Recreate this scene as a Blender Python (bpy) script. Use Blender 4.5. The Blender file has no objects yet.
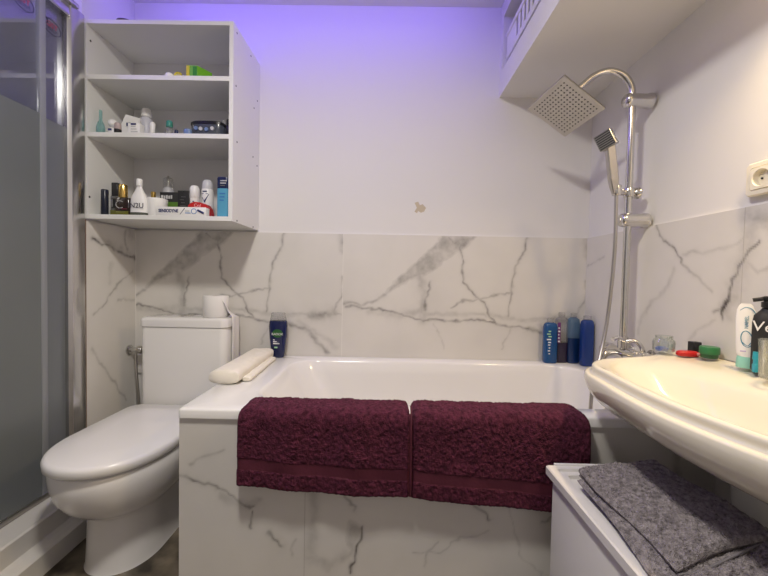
import bpy, bmesh, math, random
import numpy as np
from mathutils import Vector, Matrix
random.seed(4)
C = bpy.context.scene.collection
sc = bpy.context.scene

# ------------------------------------------------------------------ camera
YAW, PITCH, ROLL, FPX = .008, .0285, .0193, 365.77
cam_d = bpy.data.cameras.new('camera')
cam_d.sensor_width = 36.0
cam_d.lens = FPX / 768 * 36.0
cam_d.clip_start = .02
cam = bpy.data.objects.new('camera', cam_d)
C.objects.link(cam)
_F = Vector((-math.sin(YAW)*math.cos(PITCH), math.cos(YAW)*math.cos(PITCH), -math.sin(PITCH)))
_R = Vector((math.cos(YAW), math.sin(YAW), 0))
_U = _R.cross(_F)
_R2 = _R*math.cos(ROLL) + _U*math.sin(ROLL)
_U2 = -_R*math.sin(ROLL) + _U*math.cos(ROLL)
M = Matrix((_R2, _U2, -_F)).transposed().to_4x4()
M.translation = Vector((0, 0, 1.0))
cam.matrix_world = M
sc.camera = cam

# ------------------------------------------------------------------ world, lights, exposure
w = bpy.data.worlds.new('world'); sc.world = w; w.use_nodes = True
w.node_tree.nodes['Background'].inputs[0].default_value = (.5, .5, .55, 1)
w.node_tree.nodes['Background'].inputs[1].default_value = .05
sc.view_settings.view_transform = 'Standard'
sc.view_settings.look = 'None'
sc.view_settings.gamma = 1
sc.view_settings.use_curve_mapping = False
sc.view_settings.exposure = 0.52

def area(name, loc, rot, sx, sy, watts, col, shape='RECTANGLE', spread=math.pi):
    l = bpy.data.lights.new(name, 'AREA'); l.shape = shape; l.size = sx; l.size_y = sy
    l.energy = watts; l.color = col; l.spread = spread
    o = bpy.data.objects.new(name, l); C.objects.link(o); o.location = loc; o.rotation_euler = rot
    return o
CEIL = 2.325
area('ceiling_lamp_light', (-.28, .42, CEIL-.062), (0, 0, 0), .20, .20, 16.5, (1, .945, .86), 'DISK')
area('mirror_lamp_light', (.885, .74, 1.80), (0, math.radians(14), 0), .05, .20, 3.6, (1, .74, .40), spread=2.3)
area('led_light_left', (-1.40, .95, CEIL-.03), (0, 0, 0), .02, 1.1, 2.2, (.30, .20, 1))
area('led_light_back', (-.36, 1.50, CEIL-.03), (math.radians(80), 0, 0), 1.62, .02, 1.75, (.22, .14, 1))

# ------------------------------------------------------------------ helpers
def tag(o, label=None, cat=None, group=None, kind=None):
    if label: o['label'] = label
    if cat: o['category'] = cat
    if group: o['group'] = group
    if kind: o['kind'] = kind
    return o
def empty(name, loc, label, cat, group=None, rz=0):
    o = bpy.data.objects.new(name, None); C.objects.link(o)
    o.location = loc; o.rotation_euler = (0, 0, rz); o.empty_display_size = .05
    tag(o, label, cat, group); return o
def obj(name, bm, mat, parent=None, smooth=True, world=True, angle=.7):
    """bm is in world coordinates when world=True; a parent sits at its own location."""
    bmesh.ops.recalc_face_normals(bm, faces=bm.faces)
    me = bpy.data.meshes.new(name)
    if parent is not None and world:
        pw = Matrix.Translation(parent_loc(parent))
        bm.transform(pw.inverted())
    bm.to_mesh(me); bm.free()
    for m_ in (mat if isinstance(mat, (list, tuple)) else [mat]): me.materials.append(m_)
    if smooth:
        me.shade_smooth()
        try: me.set_sharp_from_angle(angle=angle)
        except Exception: pass
    o = bpy.data.objects.new(name, me); C.objects.link(o)
    if parent is not None: o.parent = parent
    return o
def parent_loc(p):
    v = Vector(p.location)
    while p.parent is not None:
        p = p.parent; v = v + Vector(p.location)
    return v
def root(o, loc):
    """move a one-mesh thing's origin to its base"""
    o.data.transform(Matrix.Translation(-Vector(loc))); o.location = loc; return o
def box(bm, x0, x1, y0, y1, z0, z1, bev=0, seg=2, mi=0):
    r = bmesh.ops.create_cube(bm, size=1)
    vs = r['verts']
    for v in vs:
        v.co = Vector((x0+(v.co.x+.5)*(x1-x0), y0+(v.co.y+.5)*(y1-y0), z0+(v.co.z+.5)*(z1-z0)))
    fs = set(f for v in vs for f in v.link_faces)
    for f in fs: f.material_index = mi
    if bev > 0:
        es = list(set(e for v in vs for e in v.link_edges))
        r2 = bmesh.ops.bevel(bm, geom=es, offset=bev, segments=seg, profile=.5, affect='EDGES')
        for f in r2['faces']: f.material_index = mi
        vs = list(set(v for f in r2['faces'] for v in f.verts))
    return bm
def BX(*a, **k): return box(bmesh.new(), *a, **k)
def loft(bm, rings, cap0=True, cap1=True, closed=True, mi=0):
    L = [[bm.verts.new(p) for p in r] for r in rings]
    n = len(L[0])
    for a, b in zip(L[:-1], L[1:]):
        for i in range(n if closed else n-1):
            j = (i+1) % n
            try: bm.faces.new((a[i], a[j], b[j], b[i])).material_index = mi
            except ValueError: pass
    if cap0: bm.faces.new(L[0][::-1]).material_index = mi
    if cap1: bm.faces.new(L[-1]).material_index = mi
    return L
def lathe(bm, prof, c=(0, 0, 0), n=28, axis='z', sx=1, sy=1, cap0=True, cap1=True, mi=0):
    """prof: list of (r, h)"""
    rings = []
    for r, h in prof:
        ring = []
        for i in range(n):
            a = 2*math.pi*i/n
            p = (r*math.cos(a)*sx, r*math.sin(a)*sy, h)
            if axis == 'x': p = (h, p[0], p[1])
            elif axis == 'y': p = (p[0], h, p[1])
            ring.append((c[0]+p[0], c[1]+p[1], c[2]+p[2]))
        rings.append(ring)
    loft(bm, rings, cap0, cap1, mi=mi); return bm
def LT(*a, **k): return lathe(bmesh.new(), *a, **k)
def crom(pts, n=8):
    P = [Vector(p) for p in pts]; P = [P[0]*2-P[1]] + P + [P[-1]*2-P[-2]]
    out = []
    for i in range(1, len(P)-2):
        for k in range(n):
            t = k/n; a, b, c, d = P[i-1:i+3]
            out.append(.5*((2*b) + (c-a)*t + (2*a-5*b+4*c-d)*t*t + (3*b-a-3*c+d)*t**3))
    out.append(P[-2]); return out
def tube(bm, pts, r, n=14, caps=True, mi=0):
    pts = [Vector(p) for p in pts]
    rr = r if isinstance(r, (list, tuple)) else [r]*len(pts)
    t0 = (pts[1]-pts[0]).normalized()
    up = Vector((0, 0, 1)) if abs(t0.z) < .9 else Vector((1, 0, 0))
    u = t0.cross(up).normalized(); rings = []
    for i, p in enumerate(pts):
        t = (pts[min(i+1, len(pts)-1)]-pts[max(i-1, 0)]).normalized()
        u = (u - t*u.dot(t)).normalized(); v = t.cross(u)
        rings.append([p + (u*math.cos(2*math.pi*k/n) + v*math.sin(2*math.pi*k/n))*rr[i] for k in range(n)])
    loft(bm, rings, caps, caps, mi=mi); return bm
def TB(*a, **k): return tube(bmesh.new(), *a, **k)
def rrect(x0, x1, y0, y1, r, z, n=8):
    out = []
    for cx, cy, a0 in ((x1-r, y1-r, 0), (x0+r, y1-r, 90), (x0+r, y0+r, 180), (x1-r, y0+r, 270)):
        for k in range(n+1):
            a = math.radians(a0+90*k/n)
            out.append((cx+r*math.cos(a), cy+r*math.sin(a), z))
    return out
def rbox(bm, x0, x1, y0, y1, z0, z1, r, e=.003, mi=0):
    """rounded-plan box with eased top and bottom edges"""
    loft(bm, [rrect(x0+e, x1-e, y0+e, y1-e, max(r-e, .0005), z0), rrect(x0, x1, y0, y1, r, z0+e),
              rrect(x0, x1, y0, y1, r, z1-e), rrect(x0+e*.3, x1-e*.3, y0+e*.3, y1-e*.3, r, z1-e*.3),
              rrect(x0+e, x1-e, y0+e, y1-e, max(r-e, .0005), z1)], mi=mi)
    return bm
def RB(*a, **k): return rbox(bmesh.new(), *a, **k)
def text(name, s, size, loc, rot, mat, parent, ext=.0002, align='CENTER', sx=1, bold=0):
    cu = bpy.data.curves.new(name, 'FONT'); cu.body = s; cu.size = size; cu.extrude = ext; cu.offset = bold
    cu.align_x = align; cu.align_y = 'CENTER'
    t = bpy.data.objects.new(name, cu); C.objects.link(t)
    dg = bpy.context.evaluated_depsgraph_get()
    me = bpy.data.meshes.new_from_object(t.evaluated_get(dg))
    bpy.data.objects.remove(t); bpy.data.curves.remove(cu)
    me.materials.clear(); me.materials.append(mat)
    me.transform(Matrix.Diagonal((sx, 1, 1, 1)))
    o = bpy.data.objects.new(name, me); C.objects.link(o)
    o.rotation_euler = rot
    if parent is not None:
        o.parent = parent; o.location = Vector(loc)-parent_loc(parent)
    else: o.location = loc
    return o
FRONT = (math.pi/2, 0, 0)           # text that faces the room (-Y)

# ------------------------------------------------------------------ materials
def mat(name, col, rough=.5, metal=0, spec=.5, coat=0, trans=0, ior=1.45, emit=None, es=0, sss=0, alpha=1):
    m = bpy.data.materials.new(name); m.use_nodes = True
    b = m.node_tree.nodes['Principled BSDF']
    b.inputs['Base Color'].default_value = (*col, 1)
    b.inputs['Roughness'].default_value = rough
    b.inputs['Metallic'].default_value = metal
    b.inputs['Specular IOR Level'].default_value = spec
    b.inputs['Coat Weight'].default_value = coat
    b.inputs['Transmission Weight'].default_value = trans
    b.inputs['IOR'].default_value = ior
    b.inputs['Alpha'].default_value = alpha
    if emit: b.inputs['Emission Color'].default_value = (*emit, 1); b.inputs['Emission Strength'].default_value = es
    return m
def N(m, t, **k):
    n = m.node_tree.nodes.new(t)
    for a, v in k.items(): setattr(n, a, v)
    return n
def bump(m, scale, strength, dist=.002, detail=3, kind='noise'):
    nt = m.node_tree; b = nt.nodes['Principled BSDF']
    tc = N(m, 'ShaderNodeTexCoord')
    if kind == 'noise':
        t = N(m, 'ShaderNodeTexNoise'); t.inputs['Scale'].default_value = scale; t.inputs['Detail'].default_value = detail; out = t.outputs[0]
    else:
        t = N(m, 'ShaderNodeTexVoronoi'); t.inputs['Scale'].default_value = scale; out = t.outputs['Distance']
    nt.links.new(tc.outputs['Object'], t.inputs['Vector'])
    bp = N(m, 'ShaderNodeBump'); bp.inputs['Strength'].default_value = strength; bp.inputs['Distance'].default_value = dist
    nt.links.new(out, bp.inputs['Height']); nt.links.new(bp.outputs[0], b.inputs['Normal'])
    return m
def mottle(m, c1, c2, scale, detail=4, lo=.35, hi=.65):
    nt = m.node_tree; b = nt.nodes['Principled BSDF']
    tc = N(m, 'ShaderNodeTexCoord'); t = N(m, 'ShaderNodeTexNoise'); t.inputs['Scale'].default_value = scale; t.inputs['Detail'].default_value = detail
    r = N(m, 'ShaderNodeValToRGB'); r.color_ramp.elements[0].position = lo; r.color_ramp.elements[1].position = hi
    r.color_ramp.elements[0].color = (*c1, 1); r.color_ramp.elements[1].color = (*c2, 1)
    nt.links.new(tc.outputs['Object'], t.inputs['Vector']); nt.links.new(t.outputs[0], r.inputs[0]); nt.links.new(r.outputs[0], b.inputs['Base Color'])
    return m
paint = bump(mat('wall_paint', (.77, .755, .745), .75), 60, .12, .002)
ceil_paint = mat('ceiling_paint', (.75, .74, .74), .8)
def marble(name, base=(.74, .715, .68), vein=(.10, .09, .085), rough=.22):
    m = mat(name, base, rough); nt = m.node_tree; b = nt.nodes['Principled BSDF']
    at = N(m, 'ShaderNodeAttribute', attribute_name='vein')
    tc = N(m, 'ShaderNodeTexCoord'); n1 = N(m, 'ShaderNodeTexNoise'); n1.inputs['Scale'].default_value = 26; n1.inputs['Detail'].default_value = 6
    nt.links.new(tc.outputs['Object'], n1.inputs['Vector'])
    mr = N(m, 'ShaderNodeMapRange'); mr.inputs[1].default_value = .3; mr.inputs[2].default_value = .7; mr.inputs[3].default_value = .45; mr.inputs[4].default_value = 1.15
    nt.links.new(n1.outputs[0], mr.inputs[0])
    mu = N(m, 'ShaderNodeMath', operation='MULTIPLY'); nt.links.new(at.outputs['Fac'], mu.inputs[0]); nt.links.new(mr.outputs[0], mu.inputs[1])
    n2 = N(m, 'ShaderNodeTexNoise'); n2.inputs['Scale'].default_value = 3.5; n2.inputs['Detail'].default_value = 3
    nt.links.new(tc.outputs['Object'], n2.inputs['Vector'])
    cr = N(m, 'ShaderNodeValToRGB'); cr.color_ramp.elements[0].position = .3; cr.color_ramp.elements[1].position = .7
    cr.color_ramp.elements[0].color = (base[0]*.90, base[1]*.90, base[2]*.90, 1); cr.color_ramp.elements[1].color = (*base, 1)
    nt.links.new(n2.outputs[0], cr.inputs[0])
    mx = N(m, 'ShaderNodeMix', data_type='RGBA'); nt.links.new(mu.outputs[0], mx.inputs['Factor'])
    nt.links.new(cr.outputs[0], mx.inputs['A']); mx.inputs['B'].default_value = (*vein, 1)
    nt.links.new(mx.outputs['Result'], b.inputs['Base Color'])
    return m
m_marble = marble('marble_tile')
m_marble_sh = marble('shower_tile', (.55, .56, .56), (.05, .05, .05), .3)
m_grout = mat('grout', (.78, .76, .73), .7)
m_grout_d = mat('grout_grey', (.42, .39, .36), .7)
m_floor = mottle(mat('floor_stone', (.1, .08, .06), .35), (.035, .028, .02), (.20, .165, .12), 9, 7, .38, .66)
ceramic = mat('white_ceramic', (.80, .785, .77), .12, coat=.3)
ceramic_w = mat('sink_ceramic', (.77, .72, .60), .12, coat=.4)  # white basin; the warm lamp's cream cast is mixed into its colour
acrylic = mat('white_acrylic', (.82, .81, .80), .15, coat=.3)
seatm = mat('seat_plastic', (.80, .785, .77), .22)
chrome = mat('chrome', (.66, .65, .63), .16, 1)
satin = mat('satin_steel', (.50, .48, .45), .30, 1)
darkdot = mat('dark_rubber', (.05, .05, .05), .6)
lam = mat('white_laminate', (.80, .80, .78), .40)
lam_in = mat('white_laminate_back', (.74, .73, .73), .5)
hampm = mat('hamper_plastic', (.74, .72, .70), .35)
hamp_in = mat('hamper_panel_grey', (.42, .40, .38), .45)
black = mat('black_plastic', (.012, .012, .014), .3)
blackm = mat('black_matte', (.02, .02, .022), .6)
white = mat('white_plastic', (.85, .84, .83), .35)
navy = mat('navy_plastic', (.012, .02, .07), .25)
gold = mat('gold_metal', (.75, .52, .16), .25, 1)
red = mat('red_plastic', (.50, .02, .02), .3)
green = mat('green_plastic', (.03, .17, .06), .35)
paper = bump(mat('toilet_paper', (.82, .80, .79), .9), 300, .2, .001)
cream_cloth = bump(mat('cream_cloth', (.84, .79, .70), .9), 420, .5, .002)
ivory = mat('ivory_plastic', (.86, .80, .66), .35)
brown = mat('brown_sealant', (.16, .09, .05), .7)
tealc = mat('teal_plastic', (.03, .35, .45), .3)
mint = mat('mint_plastic', (.32, .68, .56), .35)
brass = mat('paint_chip_plaster', (.58, .50, .38), .9)
lightgrey = mat('light_grey_ink', (.55, .55, .56), .5)
def glassmix(name, tint, fac_t, rough=.03, diff=(.6, .6, .6), diffuse=0.0, refl=.10):
    """thin pane / clear plastic: transparent + diffuse haze + glossy"""
    m = bpy.data.materials.new(name); m.use_nodes = True; nt = m.node_tree; nt.nodes.clear()
    out = N(m, 'ShaderNodeOutputMaterial'); tr = N(m, 'ShaderNodeBsdfTransparent'); tr.inputs[0].default_value = (*tint, 1)
    df = N(m, 'ShaderNodeBsdfDiffuse'); df.inputs[0].default_value = (*diff, 1)
    tl = N(m, 'ShaderNodeBsdfTranslucent'); tl.inputs[0].default_value = (*diff, 1)
    md = N(m, 'ShaderNodeMixShader'); md.inputs[0].default_value = .5
    nt.links.new(df.outputs[0], md.inputs[1]); nt.links.new(tl.outputs[0], md.inputs[2])
    m1 = N(m, 'ShaderNodeMixShader'); m1.inputs[0].default_value = diffuse
    nt.links.new(tr.outputs[0], m1.inputs[1]); nt.links.new(md.outputs[0], m1.inputs[2])
    gl = N(m, 'ShaderNodeBsdfGlossy'); gl.inputs['Roughness'].default_value = rough; gl.inputs[0].default_value = (.9, .9, .9, 1)
    lw = N(m, 'ShaderNodeLayerWeight'); lw.inputs[0].default_value = .25
    mm = N(m, 'ShaderNodeMath', operation='MULTIPLY_ADD'); mm.inputs[1].default_value = .45; mm.inputs[2].default_value = refl*.4
    nt.links.new(lw.outputs['Fresnel'], mm.inputs[0])
    m2 = N(m, 'ShaderNodeMixShader'); nt.links.new(mm.outputs[0], m2.inputs[0])
    nt.links.new(m1.outputs[0], m2.inputs[1]); nt.links.new(gl.outputs[0], m2.inputs[2]); nt.links.new(m2.outputs[0], out.inputs[0])
    return m
g_clear = glassmix('clear_shower_glass', (.86, .88, .90), 0, .02, diffuse=.12, diff=(.5, .5, .55))
g_frost = glassmix('frosted_shower_glass', (.66, .69, .69), 0, .30, diffuse=.50, diff=(.48, .51, .51))
g_seal = glassmix('clear_seal_strip', (.85, .87, .88), 0, .15, diffuse=.55, diff=(.72, .74, .78))
p_clear = glassmix('clear_plastic', (.90, .90, .90), 0, .08, diffuse=.22, diff=(.75, .75, .75))
p_teal = glassmix('teal_glass', (.70, .90, .90), 0, .05, diffuse=.35, diff=(.45, .68, .66))
l_blue = mat('blue_liquid', (.006, .07, .22), .2, coat=.3)
l_blue2 = mat('deep_blue_liquid', (.005, .025, .10), .2, coat=.3)
l_blue3 = mat('royal_blue_liquid', (.006, .035, .19), .2, coat=.3)
l_dark = mat('dark_purple_liquid', (.02, .012, .035), .2, coat=.3)
l_pale = glassmix('pale_blue_plastic', (.55, .72, .86), 0, .08, diffuse=.5, diff=(.25, .40, .58))
l_amber = mat('olive_liquid', (.13, .13, .02), .2, coat=.3)
l_brown = mat('dark_brown_glass', (.03, .018, .012), .15, coat=.4)
def terry(name, col, vs=380):
    m = mat(name, col, .95, spec=.15); nt = m.node_tree; b = nt.nodes['Principled BSDF']
    b.inputs['Sheen Weight'].default_value = .35; b.inputs['Sheen Roughness'].default_value = .5
    b.inputs['Sheen Tint'].default_value = (min(1, col[0]*2.2+.08), min(1, col[1]*2.2+.05), min(1, col[2]*2.2+.06), 1)
    tc = N(m, 'ShaderNodeTexCoord'); v = N(m, 'ShaderNodeTexVoronoi'); v.inputs['Scale'].default_value = vs
    n = N(m, 'ShaderNodeTexNoise'); n.inputs['Scale'].default_value = vs*.22; n.inputs['Detail'].default_value = 5
    nt.links.new(tc.outputs['Object'], v.inputs['Vector']); nt.links.new(tc.outputs['Object'], n.inputs['Vector'])
    ad = N(m, 'ShaderNodeMath', operation='MULTIPLY_ADD'); nt.links.new(n.outputs[0], ad.inputs[0]); ad.inputs[1].default_value = 1.6
    nt.links.new(v.outputs['Distance'], ad.inputs[2])
    bp = N(m, 'ShaderNodeBump'); bp.inputs['Strength'].default_value = 1; bp.inputs['Distance'].default_value = .003
    nt.links.new(ad.outputs[0], bp.inputs['Height']); nt.links.new(bp.outputs[0], b.inputs['Normal'])
    r = N(m, 'ShaderNodeValToRGB'); r.color_ramp.elements[0].position = .3; r.color_ramp.elements[1].position = .72
    r.color_ramp.elements[0].color = (col[0]*.42, col[1]*.42, col[2]*.42, 1); r.color_ramp.elements[1].color = (min(1, col[0]*1.65), col[1]*1.65, col[2]*1.65, 1)  # pile shading painted in: colour darkens in the bump hollows, lightens on the tips
    nt.links.new(n.outputs[0], r.inputs[0]); nt.links.new(r.outputs[0], b.inputs['Base Color'])
    return m
maroon = terry('maroon_terry', (.080, .018, .036))
maroon_band = bump(mat('maroon_woven_band', (.075, .009, .024), .7), 700, .4, .001)
greyt = terry('grey_terry', (.275, .250, .255), 420)
grey_hem = bump(mat('grey_hem', (.22, .205, .215), .9), 600, .4, .001)
m_led = mat('led_glow', (.3, .2, 1), .5, emit=(.30, .18, 1), es=3)
m_lampw = mat('lamp_diffuser', (1, .95, .9), .5, emit=(1, .93, .86), es=2)
m_lampy = mat('warm_lamp_diffuser', (1, .8, .5), .5, emit=(1, .72, .40), es=3)

V_BACK=[([(0.575,1.165),(0.591,1.078),(0.595,0.985),(0.648,0.924),(0.701,0.884),(0.733,0.823),(0.755,0.792)],1.2,0.6),
([(0.009,0.870),(0.092,0.867),(0.154,0.878),(0.205,0.910)],2,0.4),
([(0.020,0.855),(0.092,0.849),(0.196,0.843),(0.290,0.819),(0.383,0.795),(0.466,0.796),(0.549,0.793),(0.610,0.799),(0.693,0.793),(0.784,0.782)],1.3,0.6),
([(0.144,0.837),(0.279,0.813),(0.403,0.847)],5,0.22),
([(0.403,0.826),(0.568,0.824),(0.713,0.827)],3,0.2),
([(0.378,1.017),(0.401,0.930),(0.398,0.847),(0.399,0.795)],5,0.3),
([(0.431,0.982),(0.426,0.941),(0.412,0.889),(0.408,0.842)],2,0.5),
([(0.537,0.860),(0.608,0.893),(0.710,0.910),(0.780,0.927)],1,0.4),
([(0.456,0.776),(0.488,0.714),(0.511,0.646)],0.8,0.2),
([(0.518,1.200),(0.575,1.165),(0.601,1.181)],1.5,0.5),
([(0.487,1.214),(0.651,1.212),(0.601,1.155),(0.520,1.107),(0.450,1.044),(0.399,1.018),(0.348,0.996),(0.297,0.969),(0.200,0.905),(0.255,0.979),(0.316,1.042),(0.377,1.094),(0.437,1.147)],-1,0.42),
([(0.732,0.792),(0.795,0.777),(0.846,0.765),(0.888,0.769),(0.992,0.735)],1.3,0.55),
([(0.731,0.828),(0.876,0.805),(0.989,0.802)],3,0.2),
([(0.535,0.860),(0.606,0.893),(0.698,0.905),(0.770,0.929),(0.836,0.935)],1,0.4),
([(0.905,1.207),(0.887,1.124),(0.848,1.052),(0.840,0.969),(0.832,0.897),(0.826,0.819)],1.2,0.5),
([(0.846,0.765),(0.812,0.710),(0.798,0.653)],1,0.3),
([(0.930,0.756),(1.003,0.736),(1.035,0.726),(1.066,0.691),(1.109,0.644),(1.135,0.619)],3,0.45),
([(0.982,0.772),(1.066,0.722),(1.171,0.651)],4,0.2),
([(1.044,0.805),(1.106,0.811),(1.158,0.823)],5,0.5),
([(1.158,0.823),(1.178,0.870),(1.203,0.912),(1.205,1.005)],1.5,0.4),
([(1.158,0.823),(1.210,0.818)],1,0.4),
([(1.200,1.211),(1.203,1.128)],5,0.3),
([(0.930,0.813),(1.044,0.805)],2,0.25)]
V_RIGHT=[([(1.354,1.212),(1.304,1.146),(1.265,1.118),(1.227,1.074)],1,0.6),
([(1.227,1.074),(1.170,1.027),(1.108,0.977)],1.2,0.3),
([(1.228,1.102),(1.153,1.096),(1.078,1.099),(1.021,1.133)],1.5,0.25),
([(1.261,1.047),(1.282,0.989),(1.359,0.926),(1.415,0.858),(1.427,0.802)],2,0.2),
([(0.975,1.114),(1.003,1.086),(1.025,1.045),(1.044,1.018),(1.054,0.979),(1.069,0.930),(1.070,0.901)],1.3,0.95),
([(0.971,1.178),(0.998,1.146),(1.011,1.087),(1.039,1.003),(1.060,0.922)],7,0.28),
([(1.006,1.064),(0.978,1.030),(0.951,1.040)],1.5,0.25),
([(1.094,0.894),(1.161,0.852),(1.191,0.820)],1.5,0.2),
([(1.799,1.073),(1.707,1.102),(1.665,1.119)],1,0.3),
([(1.078,0.925),(1.096,0.919)],1.5,0.6)]
V_LEFT=[([(1.547,1.142),(1.615,1.121),(1.665,1.112),(1.717,1.091),(1.773,1.075),(1.814,1.072)],2.2,0.75),
([(1.580,1.141),(1.677,1.122),(1.773,1.080)],5,0.25),
([(1.745,1.197),(1.738,1.147),(1.759,1.109)],2,0.4),
([(1.773,1.216),(1.773,1.181)],6,0.4),
([(1.787,1.009),(1.690,0.940),(1.627,0.885),(1.591,0.841),(1.545,0.818)],1.2,0.4),
([(1.652,1.044),(1.639,0.950)],3,0.15),
([(1.690,0.877),(1.802,0.860)],1.5,0.3),
([(1.538,0.674),(1.614,0.566),(1.745,0.381)],1.3,0.3)]
V_PANEL=[([(-0.610,0.398),(-0.578,0.392),(-0.536,0.379),(-0.479,0.362),(-0.444,0.342),(-0.409,0.311),(-0.388,0.308)],1.8,0.6),
([(-0.479,0.341),(-0.409,0.314),(-0.374,0.322)],6,0.25),
([(-0.387,0.293),(-0.391,0.243)],1.2,0.6),
([(-0.338,0.227),(-0.298,0.185)],2.2,0.7),
([(-0.260,0.211),(-0.273,0.160)],1.6,0.3),
([(-0.578,0.428),(-0.529,0.457),(-0.480,0.483)],1.6,0.3),
([(-0.209,0.355),(-0.204,0.234),(-0.217,0.162)],7,0.25),
([(-0.120,0.361),(-0.110,0.333),(-0.085,0.309)],1.5,0.5),
([(-0.060,0.260),(-0.061,0.225),(-0.076,0.189),(-0.079,0.153),(-0.092,0.114)],1.6,0.95),
([(-0.098,0.273),(-0.056,0.260),(-0.076,0.203),(-0.086,0.167),(-0.117,0.152),(-0.097,0.181),(-0.108,0.245)],-1,0.35),
([(-0.117,0.159),(-0.159,0.130),(-0.215,0.153)],7,0.3),
([(0.167,0.216),(0.140,0.180),(0.134,0.145)],1.3,0.3),
([(0.280,0.326),(0.324,0.283)],1.5,0.5)]
# ------------------------------------------------------------------ marble slabs with real vein layouts
rng = np.random.RandomState(3)
def vnoise(x, y, s, seed=0):
    r = np.random.RandomState(seed); g = r.rand(64, 64)
    X = x*s; Y = y*s; xi = np.floor(X).astype(int); yi = np.floor(Y).astype(int); fx = X-xi; fy = Y-yi
    fx = fx*fx*(3-2*fx); fy = fy*fy*(3-2*fy); xi %= 64; yi %= 64; a = (xi+1) % 64; b = (yi+1) % 64
    return (g[xi, yi]*(1-fx)+g[a, yi]*fx)*(1-fy)+(g[xi, b]*(1-fx)+g[a, b]*fx)*fy
def vein_field(U, V, veins, px):
    U = U + (vnoise(U, V, 60, 1)-.5)*.010 + (vnoise(U, V, 22, 5)-.5)*.012
    V = V + (vnoise(U, V, 60, 2)-.5)*.010 + (vnoise(U, V, 22, 6)-.5)*.012
    out = np.zeros_like(U); brk = .65+.7*vnoise(U, V, 30, 9)
    for pts, wd, st in veins:
        if wd < 0:
            ins = np.zeros(U.shape, bool); d = np.full(U.shape, 9.); n = len(pts)
            for i in range(n):
                x1, y1 = pts[i]; x2, y2 = pts[(i+1) % n]
                c = ((y1 > V) != (y2 > V)) & (U < (x2-x1)*(V-y1)/(y2-y1+1e-12)+x1); ins ^= c
                d = np.minimum(d, segd(U, V, x1, y1, x2, y2))
            m = np.where(ins, np.clip(.35+d/.012, 0, 1), np.clip(.35-d/.012, 0, 1))
            m = m*st*(.62+.75*vnoise(U*.6+V*.8, V*.8-U*.5, 17, 12))
            edge = np.exp(-(d/.004)**2)*st*.55
            out = np.maximum(out, np.maximum(m, edge))
        else:
            d = np.full(U.shape, 9.)
            for (x1, y1), (x2, y2) in zip(pts[:-1], pts[1:]): d = np.minimum(d, segd(U, V, x1, y1, x2, y2))
            s = wd*px*.75
            out = np.maximum(out, st*np.exp(-(d/s)**2)*brk + .18*st*np.exp(-(d/(s*3.2))**2))
    return np.clip(out, 0, 1)
def segd(U, V, x1, y1, x2, y2):
    dx, dy = x2-x1, y2-y1; t = np.clip(((U-x1)*dx+(V-y1)*dy)/(dx*dx+dy*dy+1e-12), 0, 1)
    return np.hypot(U-x1-t*dx, V-y1-t*dy)
def rand_veins(seed, u0, u1, v0, v1, n):
    r = random.Random(seed); out = []
    for _ in range(n):
        x, y = r.uniform(u0, u1), r.uniform(v0, v1); a = r.uniform(0, 6.28); pts = [(x, y)]
        for k in range(r.randint(3, 7)):
            a += r.uniform(-.6, .6); x += .08*math.cos(a); y += .08*math.sin(a); pts.append((x, y))
        out.append((pts, r.choice((1, 1.3, 2, 5)), r.uniform(.2, .5)))
    return out
def slab(name, parent, axis, at, u0, u1, v0, v1, field, step=.005, m=m_marble):
    """tiled face in the plane axis=at; u is the other horizontal axis, v is z"""
    nu = max(2, int((u1-u0)/step)); nv = max(2, int((v1-v0)/step))
    us = np.linspace(u0, u1, nu+1); vs = np.linspace(v0, v1, nv+1)
    U, V = np.meshgrid(us, vs, indexing='ij')
    co = np.zeros((U.size, 3)); co[:, 2] = V.ravel()
    if axis == 'y': co[:, 0] = U.ravel(); co[:, 1] = at
    else: co[:, 1] = U.ravel(); co[:, 0] = at
    idx = np.arange(U.size).reshape(U.shape)
    f = np.stack([idx[:-1, :-1], idx[1:, :-1], idx[1:, 1:], idx[:-1, 1:]], -1).reshape(-1, 4)
    me = bpy.data.meshes.new(name); me.from_pydata(co.tolist(), [], f.tolist()); me.materials.append(m)
    a = me.attributes.new('vein', 'FLOAT', 'POINT'); a.data.foreach_set('value', field(U, V).ravel().astype(np.float32))
    o = bpy.data.objects.new(name, me); C.objects.link(o); o.parent = parent
    return o
XL, XR, YB = -1.253, .98, 1.813
ZT = 1.212
def struct(name, bm, m, parent=None, smooth=False):
    o = obj(name, bm, m, parent, smooth=smooth)
    if parent is None: o['kind'] = 'structure'
    return o
T = .012
struct('floor', BX(-2.15, XR+.1, -.9, YB+.12, -.05, 0), m_floor)
struct('ceiling', BX(-2.15, XR+.1, -.9, YB+.12, CEIL, CEIL+.05), ceil_paint)
wb = struct('wall_back', BX(XL-.05, XR+.1, YB+T, YB+.12, 0, CEIL), paint)
wr = struct('wall_right', BX(XR+T, XR+.1, -.9, YB+T, 0, CEIL), paint)
wl = struct('wall_left', BX(XL-.045, XL-T, 1.512, YB+T, 0, CEIL), paint)
struct('wall_front', BX(-2.15, XR+.1, -.95, -.88, 0, CEIL), paint)
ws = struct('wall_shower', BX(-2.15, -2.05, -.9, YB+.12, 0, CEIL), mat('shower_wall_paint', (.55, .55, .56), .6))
wsb = struct('wall_shower_back', BX(-2.05, XL-.045, 1.86, YB+.12, 0, CEIL), paint)
struct('wall_shower_front', BX(-2.05, -1.26, .18, .25, 0, CEIL), paint)

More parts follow.
